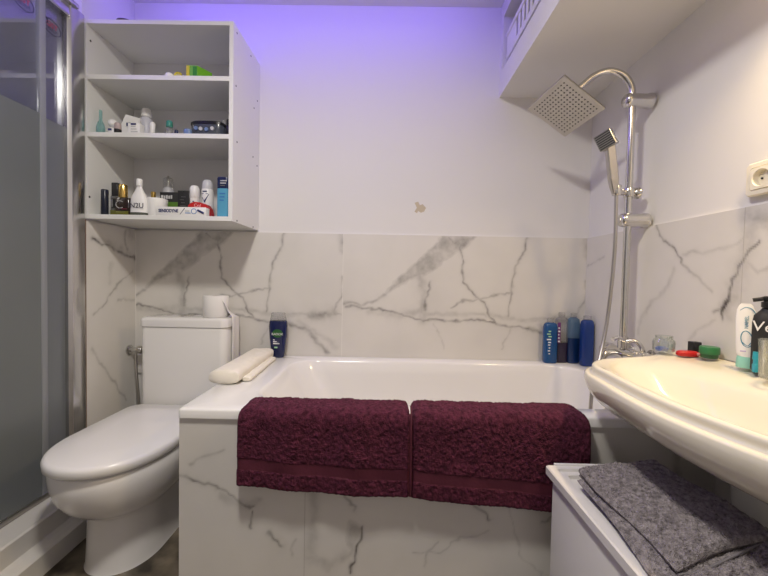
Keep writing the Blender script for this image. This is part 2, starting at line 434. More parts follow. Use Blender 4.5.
def back_field(U, V):
    tile = np.where(U >= XR-1.2, U-(XR-1.2), U-(XR-2.4))
    f = vein_field(tile, V, V_BACK, .0049)
    return f
slab('marble_tiles', wb, 'y', YB, XL, XR, .50, ZT, back_field)
struct('tile_edge', BX(XL, XR, YB+.0005, YB+T, ZT-.004, ZT), m_grout, wb)
struct('tile_joint', BX(XR-1.2-.001, XR-1.2+.001, YB-.0004, YB+.001, .5, ZT), m_grout, wb)
slab('marble_tiles', wr, 'x', XR, -.5, YB, 0, ZT, lambda U, V: vein_field(U, V, V_RIGHT+rand_veins(5, -.4, .8, 0, 1.2, 12)+rand_veins(8, .6, 1.1, 0, .6, 5), .0050))
struct('tile_edge', BX(XR+.0005, XR+T, -.5, YB, ZT-.004, ZT), m_grout, wr)
struct('tile_joint', BX(XR-.0003, XR+.001, 1.0185, 1.0195, 0, ZT), m_grout_d, wr)
slab('marble_tiles', wl, 'x', XL, 1.512, YB, 0, ZT, lambda U, V: vein_field(U, V, V_LEFT, .0049))
struct('tile_edge', BX(XL-.012, XL+.0015, 1.503, 1.512, 0, ZT+.005), brown, wl)
struct('corner_joint', BX(XL-.001, XL+.002, YB-.002, YB+.001, 0, ZT), m_grout, wl)
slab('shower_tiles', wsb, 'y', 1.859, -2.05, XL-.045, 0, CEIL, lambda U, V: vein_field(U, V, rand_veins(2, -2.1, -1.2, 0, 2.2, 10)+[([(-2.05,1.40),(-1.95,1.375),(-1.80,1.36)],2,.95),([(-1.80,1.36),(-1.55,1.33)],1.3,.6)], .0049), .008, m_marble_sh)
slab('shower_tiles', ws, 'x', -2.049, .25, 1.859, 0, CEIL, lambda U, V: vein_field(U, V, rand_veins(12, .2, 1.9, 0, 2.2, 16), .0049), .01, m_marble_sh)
# paint chip on the back wall
bm = bmesh.new()
pts = [(.158+(x-.158)*1.45, 1.364+(z-1.364)*1.5) for x, z in [(.138,1.378),(.150,1.382),(.156,1.371),(.166,1.374),(.177,1.362),(.171,1.350),(.160,1.346),(.150,1.352),(.147,1.344),(.138,1.349),(.146,1.362)]]
loft(bm, [[(x, YB+T-.0008, z-.012) for x, z in pts], [(x, YB+T+.001, z-.012) for x, z in pts]])
struct('plaster_chip', bm, brass, wb)

# soffit with niche (upper right)
SX, SZ = .532, 1.893
n0, n1, m0, m1 = .35, 1.783, 2.003, 2.255
sf = struct('trim_1', BX(SX, SX+.02, -.88, YB+T, SZ, m0), paint)
struct('soffit_bottom', BX(SX+.02, XR+T, -.88, YB+T, SZ, SZ+.02), paint, sf)
struct('soffit_lintel', BX(SX, SX+.02, -.88, YB+T, m1, CEIL), paint, sf)
struct('soffit_post', BX(SX, SX+.02, n1, YB+T, m0, m1), paint, sf)
struct('soffit_post', BX(SX, SX+.02, -.88, n0, m0, m1), paint, sf)
struct('niche_floor', BX(SX+.02, XR+T, n0, n1, m0-.02, m0-.001), paint, sf)
struct('niche_back', BX(SX+.30, SX+.31, n0, n1, m0, m1), paint, sf)
struct('niche_end', BX(SX+.02, SX+.30, n1, n1+.01, m0, m1), paint, sf)
struct('niche_top', BX(SX+.02, SX+.30, n0, n1, m1, m1+.01), paint, sf)

# ------------------------------------------------------------------ light fittings the room has
cl = empty('ceiling_lamp', (-.28, .42, CEIL-.06), 'round flat ceiling lamp with white diffuser above the middle of the room', 'ceiling lamp')
obj('base', LT([(.17, CEIL-.015), (.17, CEIL)], (-.28, .42, 0)), white, cl)
obj('diffuser', LT([(.10, CEIL-.058), (.155, CEIL-.05), (.165, CEIL-.015)], (-.28, .42, 0)), m_lampw, cl)
ml = empty('wall_lamp', (XR, .74, 1.82), 'warm bar lamp on the right wall above the sink', 'wall lamp')
obj('bracket', BX(.90, XR, .70, .78, 1.83, 1.87, bev=.004), chrome, ml)
obj('shade', BX(.86, .91, .58, .90, 1.81, 1.85, bev=.008), m_lampy, ml)
root(tag(obj('led_strip', BX(-1.41, -1.39, .4, 1.5, CEIL-.012, CEIL-.001), m_led), 'violet led strip on the ceiling inside the shower', 'led strip'), (-1.40, .95, CEIL-.012))
root(tag(obj('led_strip', BX(-1.17, .45, 1.49, 1.505, CEIL-.012, CEIL-.001), m_led), 'violet led strip across the ceiling in front of the back wall', 'led strip'), (-.36, 1.5, CEIL-.012))

# ------------------------------------------------------------------ bathtub
tub = empty('bathtub', (.18, 1.44, 0), 'white built-in bathtub with marble tiled front under the marble wall', 'bathtub')
tx0, tx1, ty0, ty1, RZ = -.611, XR-.002, 1.063, YB-.002, .602
def tr(x0, x1, y0, y1, r, z): return rrect(x0, x1, y0, y1, r, z, 10)
rings = [tr(tx0+.004, tx1, ty0+.010, ty1, .004, RZ-.028), tr(tx0, tx1, ty0, ty1, .010, RZ-.028), tr(tx0, tx1, ty0, ty1, .010, RZ-.006),
         tr(tx0+.002, tx1-.001, ty0+.002, ty1-.001, .010, RZ-.002), tr(tx0+.006, tx1-.002, ty0+.006, ty1-.002, .010, RZ),
         tr(-.435, .885, 1.135, 1.735, .12, RZ+.001), tr(-.429, .880, 1.140, 1.731, .12, RZ-.002), tr(-.422, .876, 1.145, 1.727, .12, RZ-.010),
         tr(-.395, .866, 1.152, 1.720, .12, RZ-.06), tr(-.335, .852, 1.163, 1.710, .13, RZ-.16), tr(-.255, .832, 1.180, 1.695, .14, RZ-.29),
         tr(-.20, .810, 1.20, 1.675, .15, RZ-.365), tr(-.13, .77, 1.24, 1.64, .15, RZ-.395), tr(0, .70, 1.32, 1.56, .11, RZ-.402)]
bm = bmesh.new(); loft(bm, rings, cap0=False); obj('tub_shell', bm, acrylic, tub, angle=.9)
obj('front_panel', BX(tx0+.012, tx1, ty0+.009, ty0+.02, 0, RZ-.027), m_grout_d, tub)
slab('marble_tiles', tub, 'y', ty0+.0075, tx0+.0015, tx1, .0, RZ-.028, lambda U, V: vein_field(U, V, V_PANEL+rand_veins(21, .3, .9, .1, .55, 4), .0032), .004).location = -Vector(tub.location)
obj('side_panel', BX(tx0+.0015, tx0+.012, ty0+.008, ty1, 0, RZ-.027), m_grout, tub)
obj('panel_joint', BX(-.2325, -.2312, ty0+.0070, ty0+.009, 0, RZ-.028), m_grout_d, tub)
obj('drain', LT([(.028, RZ-.400), (.026, RZ-.396), (.01, RZ-.397)], (.62, 1.44, 0)), chrome, tub)

# ------------------------------------------------------------------ toilet
toi = empty('toilet', (-.925, 1.45, 0), 'white close-coupled toilet with closed lid between shower and bathtub', 'toilet')
tcx = -.925
def egg(hw, yf, yb, z, n=40, rb=.05, cx=tcx, p=2.15):
    out = []; ym = yf + min(hw*1.25, (yb-yf)*.6)
    for k in range(n+1):                               # front half
        a = math.pi + math.pi*k/n
        c, s = math.cos(a), math.sin(a)
        out.append((cx+hw*math.copysign(abs(c)**(2/p), c), ym+(ym-yf)*math.copysign(abs(s)**(2/p), s), z))
    for k in range(9):
        a = math.radians(90*k/8); out.append((cx+hw-rb+rb*math.cos(a), yb-rb+rb*math.sin(a), z))
    for k in range(9):
        a = math.radians(90+90*k/8); out.append((cx-hw+rb+rb*math.cos(a), yb-rb+rb*math.sin(a), z))
    return out
bm = bmesh.new()
loft(bm, [egg(.121, 1.166, 1.79, 0), egg(.118, 1.170, 1.79, .012), egg(.116, 1.175, 1.79, .10), egg(.116, 1.176, 1.79, .175), egg(.122, 1.168, 1.79, .192),
          egg(.145, 1.132, 1.79, .212), egg(.163, 1.102, 1.79, .240), egg(.177, 1.078, 1.79, .275), egg(.186, 1.062, 1.79, .325), egg(.188, 1.058, 1.79, .372), egg(.184, 1.062, 1.79, .377)])
obj('bowl', bm, ceramic, toi, angle=1.2)
bm = bmesh.new(); loft(bm, [egg(.178, 1.066, 1.60, .376), egg(.178, 1.066, 1.60, .386)]); obj('seat', bm, seatm, toi)
bm = bmesh.new()
loft(bm, [egg(.188, 1.052, 1.60, .3835), egg(.192, 1.046, 1.60, .389), egg(.193, 1.044, 1.60, .408), egg(.190, 1.049, 1.598, .417), egg(.183, 1.060, 1.593, .4205), egg(.10, 1.16, 1.50, .423)])
obj('lid', bm, seatm, toi, angle=1.2)
obj('hinge', TB([(-1.03, 1.612, .40), (-.82, 1.612, .40)], .010), chrome, toi)
bm = RB(-1.112, -.722, 1.632, 1.79, .374, .758, .030, .003); tk = obj('tank', bm, ceramic, toi)
bm = bmesh.new()
loft(bm, [rrect(-1.112, -.722, 1.632, 1.792, .030, .757), rrect(-1.117, -.717, 1.627, 1.795, .032, .760), rrect(-1.117, -.717, 1.627, 1.795, .032, .788), rrect(-1.114, -.720, 1.630, 1.793, .032, .797), rrect(-1.104, -.730, 1.640, 1.788, .030, .8005), rrect(-1.0, -.83, 1.68, 1.75, .02, .802)])
obj('tank_lid', bm, ceramic, toi, angle=1.0)
obj('flush_button', LT([(.032, .800), (.032, .8055), (.028, .807), (.004, .807)], (-.94, 1.71, 0)), chrome, toi)
# water valve behind the toilet
av = empty('angle_valve', (XL, 1.76, .62), 'chrome angle valve with grey hose on the wall left of the toilet tank', 'water valve')
obj('flange', LT([(.024, XL), (.024, XL+.006), (.012, XL+.010)], (0, 1.765, .625), axis='x'), chrome, av)
obj('valve_body', TB([(XL+.004, 1.765, .625), (XL+.05, 1.765, .625)], .011), chrome, av)
obj('knob', LT([(.017, XL+.045), (.019, XL+.05), (.019, XL+.065), (.015, XL+.07)], (0, 1.765, .625), axis='x'), satin, av)
obj('hose', TB(crom([(XL+.035, 1.765, .62), (XL+.035, 1.765, .55), (XL+.045, 1.768, .40), (XL+.06, 1.772, .24), (XL+.13, 1.775, .20)]), .006), satin, av)

# toilet roll on tank
tr_ = empty('toilet_roll', (-.800, 1.705, .802), 'white toilet roll standing on the toilet tank lid', 'toilet roll')
bm = bmesh.new(); n = 40; rc = (-.800, 1.705)
prof = [(.020, .802), (.054, .802), (.056, .805), (.056, .897), (.054, .900), (.020, .900)]
R_ = []
for r, h in prof: R_.append([(rc[0]+r*math.cos(2*math.pi*i/n), rc[1]+r*math.sin(2*math.pi*i/n), h) for i in range(n)])
R_.append(R_[0]); loft(bm, R_, False, False); bmesh.ops.remove_doubles(bm, verts=bm.verts, dist=1e-5)
obj('roll', bm, paper, tr_)
obj('core', LT([(.0195, .803), (.0195, .899)], (rc[0], rc[1], 0), cap0=False, cap1=False), mat('cardboard', (.35, .25, .16), .9), tr_)
# the loose end leaves the roll and hangs down the side of the tank
bm = bmesh.new(); path = [(-.790, 1.656, .897, .803), (-.765, 1.664, .893, .803), (-.745, 1.672, .868, .803), (-.731, 1.678, .832, .803), (-.716, 1.682, .808, .795)]
s1 = [Vector(p[:3]) for p in path] + [Vector((-.7125, 1.684, z)) for z in (.77, .70, .62, .54, .49)]
s2 = [Vector((p[0]+.012, p[1]+.07, p[3]+ (0 if i else 0))) for i, p in enumerate(path)] + [Vector((-.7125, 1.765, z)) for z in (.76, .70, .62, .54, .50)]
s2[0] = Vector((-.762, 1.722, .806)); s2[1] = Vector((-.757, 1.73, .806)); s2[2] = Vector((-.74, 1.74, .806)); s2[3] = Vector((-.725, 1.75, .805)); s2[4] = Vector((-.711, 1.76, .797))
rows = []
for a, b in zip(s1, s2): rows.append([a.lerp(b, t)+Vector((.0012*math.sin(9*t), 0, 0)) for t in np.linspace(0, 1, 9)])
V_ = [[bm.verts.new(p) for p in r] for r in rows]
for a, b in zip(V_[:-1], V_[1:]):
    for i in range(8): bm.faces.new((a[i], a[i+1], b[i+1], b[i]))
o = obj('loose_sheet', bm, paper, tr_); md = o.modifiers.new('thick', 'SOLIDIFY'); md.thickness = .0008

# ------------------------------------------------------------------ shower enclosure
se = empty('shower_screen', (-1.27, 1.2, 0), 'sliding shower screen of half frosted glass in chrome frame on the left', 'shower screen')
GX = -1.272
bm = bmesh.new()
loft(bm, [[(x, y, z) for x, y in ((-1.295, 1.502), (-1.295, 1.45), (-1.285, 1.437), (-1.262, 1.437), (-1.258, 1.44), (-1.250, 1.445), (-1.244, 1.465), (-1.244, 1.494), (-1.247, 1.502))] for z in (.15, 2.035)])
obj('wall_profile', bm, mat('brushed_profile', (.62, .61, .60), .24, 1), se, angle=.5)
obj('top_rail', RB(-1.292, -1.250, .26, 1.44, 1.99, 2.035, .006, .004), chrome, se)
obj('rail_bracket', BX(-1.290, -1.236, 1.415, 1.468, 2.035, 2.052, bev=.005), chrome, se)
obj('bottom_rail', RB(-1.292, -1.252, .26, 1.43, .150, .172, .006, .004), satin, se)
def pane(y0, y1, x):
    zf = 1.566
    f = obj('frosted_pane', BX(x-.003, x+.003, y0, y1, .165, zf), g_frost, se)
    c = obj('clear_pane', BX(x-.003, x+.003, y0, y1, zf, 2.0), g_clear, se)
pane(1.06, 1.437, -1.278); pane(.28, 1.325, -1.260)
obj('seal_strip', BX(-1.272, -1.254, 1.318, 1.342, .17, 1.99, bev=.003), g_seal, se)
m_redink = mat('red_ink', (.55, .05, .08), .5); m_blkink = mat('black_ink', (.03, .03, .05), .5)
for (yc, zc, x) in ((1.388, 1.913, -1.2742), (1.262, 1.915, -1.2562)):
    bm = bmesh.new(); tube(bm, [(x, yc+.037*math.cos(a), zc+.026*math.sin(a)) for a in np.linspace(0, 2*math.pi, 33)], .0011, 5, False); st = obj('oval_mark', bm, m_blkink, se)
    text('oval_text', 'GST', .026, (x, yc, zc+.006), (math.pi/2, 0, math.pi/2), m_redink, se)
    for k, dz in enumerate((-.007, -.013)): obj('oval_line', BX(x-.0002, x+.0002, yc-.022+.004*k, yc+.022-.004*k, zc+dz, zc+dz+.0015), m_blkink, se)
text('glass_mark', 'CE', .036, (-1.2740, 1.352, 1.925), (math.pi/2, 0, -math.pi/2), m_blkink, se)
# shower tray with stepped kerb
ts = empty('shower_tray', (-1.6, .9, 0), 'white stepped shower tray kerb under the glass screen', 'shower tray')
bm = bmesh.new()
pr = [(-1.30, 0), (-1.30, .150), (-1.175, .150), (-1.168, .146), (-1.165, .085), (-1.150, .078), (-1.128, .074), (-1.120, .068), (-1.118, 0)]
loft(bm, [[(x+(.0 if x < -1.2 else dx), y, z) for x, z in pr] for y, dx in ((.28, .03), (1.474, 0))])
obj('kerb', bm, mat('tray_white', (.60, .58, .55), .35), ts, smooth=False)
obj('basin', BX(-2.045, -1.30, .26, 1.855, 0, .07), mat('tray_basin', (.45, .45, .44), .4), ts)
# ------------------------------------------------------------------ sink
sink = empty('washbasin', (.92, .80, 0), 'cream-lit white ceramic washbasin with rolled rim on a pedestal at the right wall', 'sink')
ctrl = [(XR-.002, 1.222), (.88, 1.190), (.77, 1.148), (.66, 1.115), (.590, 1.072), (.553, 1.010), (.541, .93), (.526, .81), (.522, .71), (.530, .63), (.549, .54), (.577, .46), (.625, .40), (.70, .355), (.82, .32), (XR-.002, .29)]
dense = crom([(a, b, 0) for a, b in ctrl], 8)
poly = [(p.x, p.y) for p in dense]
SCX, SCY = .80, .74
def ray_r(poly, a, cx=SCX, cy=SCY):
    dx, dy = math.cos(a), math.sin(a); best = None; n = len(poly)
    for i in range(n):
        x1, y1 = poly[i][0]-cx, poly[i][1]-cy; x2, y2 = poly[(i+1) % n][0]-cx, poly[(i+1) % n][1]-cy
        ex, ey = x2-x1, y2-y1; den = dx*ey-dy*ex
        if abs(den) < 1e-12: continue
        t = (x1*ey-y1*ex)/den; u = (x1*dy-y1*dx)/den
        if t > 0 and -1e-6 <= u <= 1+1e-6 and (best is None or t < best): best = t
    return best
NA = 120
angs = [2*math.pi*i/NA for i in range(NA)]
for cx_, cy_ in ((XR-.002, 1.222), (XR-.002, .29)):      # snap two samples to the wall corners
    a = math.atan2(cy_-SCY, cx_-SCX) % (2*math.pi); k = min(range(NA), key=lambda i: abs(angs[i]-a)); angs[k] = a
rb_ = [ray_r(poly, a) for a in angs]
def ledge(x):
    t = min(1, max(0, (x-.845)/.03)); return .010*t*t*(3-2*t)
def sring(inset, z, wallfix=True, led=False):
    out = []
    for a, r in zip(angs, rb_):
        x, y = SCX+math.cos(a)*r, SCY+math.sin(a)*r
        onwall = x > XR-.004
        k = max(.02, (r-inset)/r)
        xx, yy = SCX+(x-SCX)*k, SCY+(y-SCY)*k
        if onwall and wallfix: xx = XR-.002
        out.append((xx, yy, z+(ledge(xx) if led else 0)))
    return out
def ering(cx, cy, rx, ry, z, p=2.3):
    out = []
    for a in angs:
        c, s = math.cos(a), math.sin(a)
        r = (abs(c/rx)**p+abs(s/ry)**p)**(-1/p)
        out.append((cx+c*r, cy+s*r, z))
    return out
def mix(r1, r2, t, z=None):
    return [tuple(a[i]*(1-t)+b[i]*t for i in range(3)) if z is None else (a[0]*(1-t)+b[0]*t, a[1]*(1-t)+b[1]*t, z) for a, b in zip(r1, r2)]
inner = ering(.735, .74, .105, .235, .740)
rim_in = sring(.040, .7715, led=True)
rings = [ering(.86, .79, .085, .11, .60), sring(.22, .606), sring(.16, .622), sring(.10, .641), sring(.065, .657), sring(.040, .672), sring(.022, .688), sring(.010, .704), sring(.003, .720), sring(0, .733), sring(.0005, .744), sring(.004, .7485), sring(.009, .7500), sring(.015, .7500), sring(.0195, .7515), sring(.0215, .755), sring(.0205, .760), sring(.0195, .764), sring(.021, .769), sring(.025, .7720, led=True), sring(.031, .7730, led=True), rim_in]
ir = [(p[0], p[1], p[2]) for p in inner]
rings += [mix(rim_in, ering(.712, .74, .150, .33, .762), .5), ering(.712, .74, .145, .322, .7585), ering(.714, .74, .132, .30, .744), ering(.72, .74, .112, .26, .708),
          ering(.73, .74, .088, .21, .676), ering(.74, .74, .06, .14, .652), ering(.75, .74, .025, .04, .642)]
bm = bmesh.new(); loft(bm, rings); obj('basin', bm, ceramic_w, sink, angle=1.3)
bm = bmesh.new()
loft(bm, [[(.895+rx*math.cos(a), .83+ry*math.sin(a), z) for a in np.linspace(0, 2*math.pi, 36, endpoint=False)] for rx, ry, z in ((.083, .115, 0), (.080, .110, .03), (.066, .082, .10), (.060, .075, .40), (.068, .085, .55), (.080, .098, .635))])
obj('pedestal', bm, ceramic, sink, angle=1.2)
obj('drain', LT([(.022, .651), (.020, .654), (.006, .653)], (.75, .74, 0)), chrome, sink)
fx = .925
fa = obj('faucet', TB(crom([(fx, .68, .782), (fx, .68, .84), (fx-.02, .68, .865), (fx-.05, .68, .87), (fx-.10, .68, .855)]), .013), chrome, sink)
obj('handle', TB([(fx, .68, .86), (fx+.005, .68, .885), (fx-.03, .68, .905)], .007), chrome, sink)

# ------------------------------------------------------------------ shower column
sh = empty('shower_column', (XR, 1.40, .70), 'chrome shower riser with square overhead rose on the right wall above the tub', 'shower')
px_, py_ = .908, 1.402
obj('riser_pipe', TB([(px_, py_, .765), (px_, py_, 1.675)], .0125, 20), chrome, sh)
hc = Vector((.675, 1.445, 1.668))
wv = Vector((.051, .235, -.594)); hr = Matrix.Rotation(wv.length, 3, wv.normalized())
e1 = hr @ Vector((.7071, -.7071*.891, .7071*.454)); e2 = hr @ Vector((.7071, .7071*.891, -.7071*.454)); hn = e1.cross(e2).normalized()
if hn.z > 0: hn = -hn
# hn points down towards the water side
top_c = hc - hn*.030
arc = crom([(px_, py_, 1.66), (px_, py_, 1.69), (px_-.006, py_, 1.735), (px_-.030, py_+.003, 1.774), (px_-.078, py_+.010, 1.797), (px_-.130, py_+.020, 1.786), (px_-.175, py_+.030, 1.750), (px_-.203, py_+.038, 1.725), top_c+Vector((.006, 0, .012))], 6)
obj('arm', TB(arc, .0120, 20), chrome, sh)
obj('swivel', TB([top_c+Vector((.006, 0, .014)), hc-hn*.006], [.015, .020], 20), chrome, sh)
F3 = Matrix((e1, e2, -hn)).transposed()          # local x, y in the plate, z = away from the water
def plate(half, z0, z1, r):
    bm = RB(-half, half, -half, half, z0, z1, r, .0015); return bm
def place(bm, R3, c):
    bm.transform(Matrix.Translation(c) @ R3.to_4x4()); return bm
hd = obj('shower_rose', place(plate(.100, 0, .009, .004), F3, hc), satin, sh)
bm = bmesh.new()
for i in range(12):
    for j in range(12):
        x, y = (i-5.5)*.0145, (j-5.5)*.0145
        lathe(bm, [(.0024, -.0016), (.0028, .0004)], (x, y, 0), 8)
obj('nozzles', place(bm, F3, hc), darkdot, hd)
def bracket(z, y=py_):
    f = obj('wall_bracket', LT([(.017, px_-.030), (.023, px_-.026), (.026, px_-.018), (.0265, px_-.008), (.0245, XR-.020), (.028, XR-.012), (.028, XR-.001)], (0, y, z), 22, axis='x'), chrome, sh)
    obj('screw_cap', LT([(.003, px_-.033), (.008, px_-.0325), (.009, px_-.029)], (0, y, z), 22, axis='x'), chrome, f)
bracket(1.682); bracket(1.235)
sl = obj('slider', LT([(.017, 1.322), (.019, 1.326), (.019, 1.352), (.017, 1.356)], (px_, py_, 0), 20), chrome, sh)
obj('slider_knob', LT([(.010, px_+.015), (.020, px_+.024), (.023, px_+.034), (.018, px_+.040)], (0, py_, 1.338), axis='x'), chrome, sl)
obj('slider_arm', TB([(px_-.015, py_, 1.338), (.862, 1.385, 1.336), (.838, 1.365, 1.334)], [.012, .012, .010]), chrome, sl)
obj('holder_ring', LT([(.013, 1.318), (.016, 1.322), (.016, 1.352), (.014, 1.356)], (.838, 1.362, 0), 20), chrome, sl)
# hand shower
bm = bmesh.new()
p0, p1 = Vector((.830, 1.360, 1.325)), Vector((.792, 1.338, 1.49))
ax = (p1-p0).normalized(); sx_ = Vector((1, 0, .12)).normalized(); sx_ = (sx_-ax*sx_.dot(ax)).normalized(); sy_ = ax.cross(sx_)
rg = []
for t, a_, b_ in ((0, .008, .008), (.12, .012, .010), (.3, .0155, .011), (1.0, .0145, .011)):
    c = p0.lerp(p1, t); rg.append([c+sx_*(u*a_)+sy_*(v*b_) for u, v in ((1, .8), (.8, 1), (-.8, 1), (-1, .8), (-1, -.8), (-.8, -1), (.8, -1), (1, -.8))])
loft(bm, rg); hh = obj('hand_shower_handle', bm, satin, sh, smooth=False)
hz = Vector((-.74, -.62, -.26)).normalized()      # spray direction
hx = Vector((.64, -.76, 0)); hx = (hx-hz*hx.dot(hz)).normalized(); hy = hz.cross(hx)
q = math.radians(20); hx, hy = hx*math.cos(q)+hy*math.sin(q), hy*math.cos(q)-hx*math.sin(q)
H3 = Matrix((hx, hy, -hz)).transposed(); hcc = Vector((.764, 1.322, 1.503))
obj('hand_shower_head', place(RB(-.029, .029, -.029, .029, 0, .026, .003, .0015), H3, hcc), satin, hh)
bm = bmesh.new()
for i in range(7):
    box(bm, -.025, .025, (i-3)*.0078-.0019, (i-3)*.0078+.0019, -.0008, .0003)
obj('spray_slots', place(bm, H3, hcc), darkdot, hh)
# hose
hz_pts = crom([(.836, 1.361, 1.322), (.838, 1.362, 1.25), (.839, 1.362, 1.15), (.836, 1.363, 1.05), (.830, 1.364, .95), (.822, 1.365, .86), (.802, 1.352, .77), (.768, 1.325, .68), (.738, 1.300, .60), (.732, 1.290, .50), (.76, 1.31, .42), (.81, 1.35, .45), (.850, 1.38, .58), (.872, 1.392, .70)], 26)
rr = [.0062+.0009*(i % 2) for i in range(len(hz_pts))]
obj('hose', TB(hz_pts, rr, 10), satin, sh)
# mixer tap
mx = empty('mixer_tap', (XR, 1.40, .72), 'chrome bath mixer tap at the foot of the shower riser', 'tap')
obj('body', LT([(.018, -.085), (.024, -.08), (.024, .08), (.018, .085)], (.915, 1.40, .725), 24, axis='y'), chrome, mx)
obj('end_handle', LT([(.020, -.125), (.027, -.12), (.027, -.09), (.020, -.086)], (.915, 1.40, .725), 24, axis='y'), chrome, mx)
obj('end_handle', LT([(.020, .086), (.027, .09), (.027, .12), (.020, .125)], (.915, 1.40, .725), 24, axis='y'), chrome, mx)
for yy in (1.335, 1.465): obj('wall_flange', LT([(.012, .93), (.012, XR-.012), (.030, XR-.010), (.030, XR-.001)], (0, yy, .725), 22, axis='x'), chrome, mx)
obj('diverter', LT([(.012, .745), (.018, .748), (.018, .790), (.013, .795)], (px_, py_, 0), 20), chrome, mx)
obj('diverter_lever', TB([(px_, py_-.01, .775), (px_-.03, py_-.012, .790), (px_-.05, py_-.014, .782)], [.008, .007, .009]), chrome, mx)
obj('spout', TB(crom([(.895, 1.395, .72), (.86, 1.385, .735), (.825, 1.375, .73), (.805, 1.37, .70), (.80, 1.368, .685)]), [.013]*32+[.014]), chrome, mx)
obj('supply_bend', TB(crom([(px_, py_-.01, .775), (.935, 1.375, .780), (.952, 1.36, .755), (.955, 1.355, .715)]), .008), chrome, mx)

# ------------------------------------------------------------------ wall socket
so = empty('wall_socket', (XR, .975, 1.285), 'ivory round-pin wall socket above the sink on the right wall', 'socket')
y0, y1, z0, z1 = .930, 1.018, 1.244, 1.330
def ringx(r, x, n=36): return [(x, .968+r*math.cos(2*math.pi*i/n), 1.280+r*math.sin(2*math.pi*i/n)) for i in range(n)]
def sqx(h, x, n=36):
    out = []
    for i in range(n):
        a = 2*math.pi*i/n; c, s = math.cos(a), math.sin(a); k = h/max(abs(c), abs(s)); out.append((x, .968+c*k, 1.280+s*k))
    return out
bm = bmesh.new(); loft(bm, [sqx(.0435, XR), sqx(.0435, XR-.008), sqx(.041, XR-.011), sqx(.031, XR-.0115), sqx(.0295, XR-.009)], False, False); obj('frame', bm, ivory, so, angle=.5)
bm = bmesh.new(); loft(bm, [sqx(.029, XR-.009), sqx(.028, XR-.014), ringx(.0225, XR-.0145), ringx(.0215, XR-.013), ringx(.0205, XR+.002)], False, True); obj('insert', bm, ivory, so, angle=.5)
for dy in (-.0095, .0095): obj('pin_hole', LT([(.0028, XR-.0006), (.0028, XR+.001)], (0, .968+dy, 1.280), 12, axis='x'), black, so)

# ------------------------------------------------------------------ hanging cabinet
cab = empty('wall_cabinet', (-.95, 1.66, 1.22), 'white open wall cabinet with three shelves above the toilet', 'cabinet')
cx0, cx1, cy0, cy1, cz0, cz1 = -1.2640, -.645, 1.514, YB+T, 1.2215, 2.032
t_ = .017
obj('side_panel', BX(cx0, cx0+.014, cy0, cy1, cz0, cz1, bev=.0006), lam, cab, smooth=False)
obj('side_panel', BX(cx1-t_, cx1, cy0, cy1, cz0, cz1, bev=.0006), lam, cab, smooth=False)
obj('top_panel', BX(cx0+.014, cx1-t_, cy0, cy1, cz1-t_, cz1-.0005, bev=.0006), lam, cab, smooth=False)
obj('bottom_panel', BX(cx0+.014, cx1-t_, cy0+.001, cy1, cz0, cz0+.0185, bev=.0006), lam, cab, smooth=False)
obj('back_panel', BX(cx0+.014, cx1-t_, cy1-.03, cy1-.026, cz0+.0185, cz1-t_), lam_in, cab, smooth=False)
for zt in (1.577, 1.811): obj('shelf', BX(cx0+.014, cx1-t_, cy0+.001, cy1-.03, zt-.0185, zt, bev=.0006), lam, cab, smooth=False)
for y, z in ((1.548, 2.006), (1.704, 2.005), (1.542, 1.786), (1.79, 1.842), (1.748, 1.789), (1.556, 1.560), (1.740, 1.558), (1.794, 1.532), (1.562, 1.230), (1.749, 1.229)):
    obj('screw_hole', LT([(.0042, cx1-.001), (.0042, cx1+.0006)], (0, y, z), 10, axis='x'), blackm, cab)
for y, z in ((1.536, 1.958), (1.528, 1.313), (1.760, 1.83)):
    obj('peg_hole', LT([(.0045, cx0+.0135), (.0045, cx0+.0148)], (0, y, z), 10, axis='x'), blackm, cab)

# ------------------------------------------------------------------ hamper under the sink
hm = empty('laundry_hamper', (.6, .72, 0), 'white laundry hamper with a rimmed lid under the sink', 'hamper')
hx0, hx1, hy0, hy1, hz_ = .440, .745, .40, .985, .500
obj('body', BX(hx0+.014, hx1-.012, hy0+.012, hy1-.012, 0, hz_-.022, bev=.006), hampm, hm)
bm = bmesh.new()
# lid rim: outer lip, then a raised flat rim, then a step down to the panel
def hr_(i, z, r=.006): return rrect(hx0+i, hx1-i, hy0+i, hy1-i, r, z, 3)
loft(bm, [hr_(.010, hz_-.024), hr_(0, hz_-.022), hr_(0, hz_-.003), hr_(.003, hz_), hr_(.022, hz_), hr_(.024, hz_-.006), hr_(.040, hz_-.007), hr_(.042, hz_-.016)], True, True)
obj('lid', bm, hampm, hm, angle=.5)
obj('lid_panel', BX(hx0+.062, hx1-.060, hy0+.062, hy1-.060, hz_-.0165, hz_-.012, bev=.002), hamp_in, hm)
obj('back_lip', BX(hx0+.024, hx1-.02, hy1-.006, hy1+.004, hz_-.010, hz_+.004, bev=.002), hampm, hm)

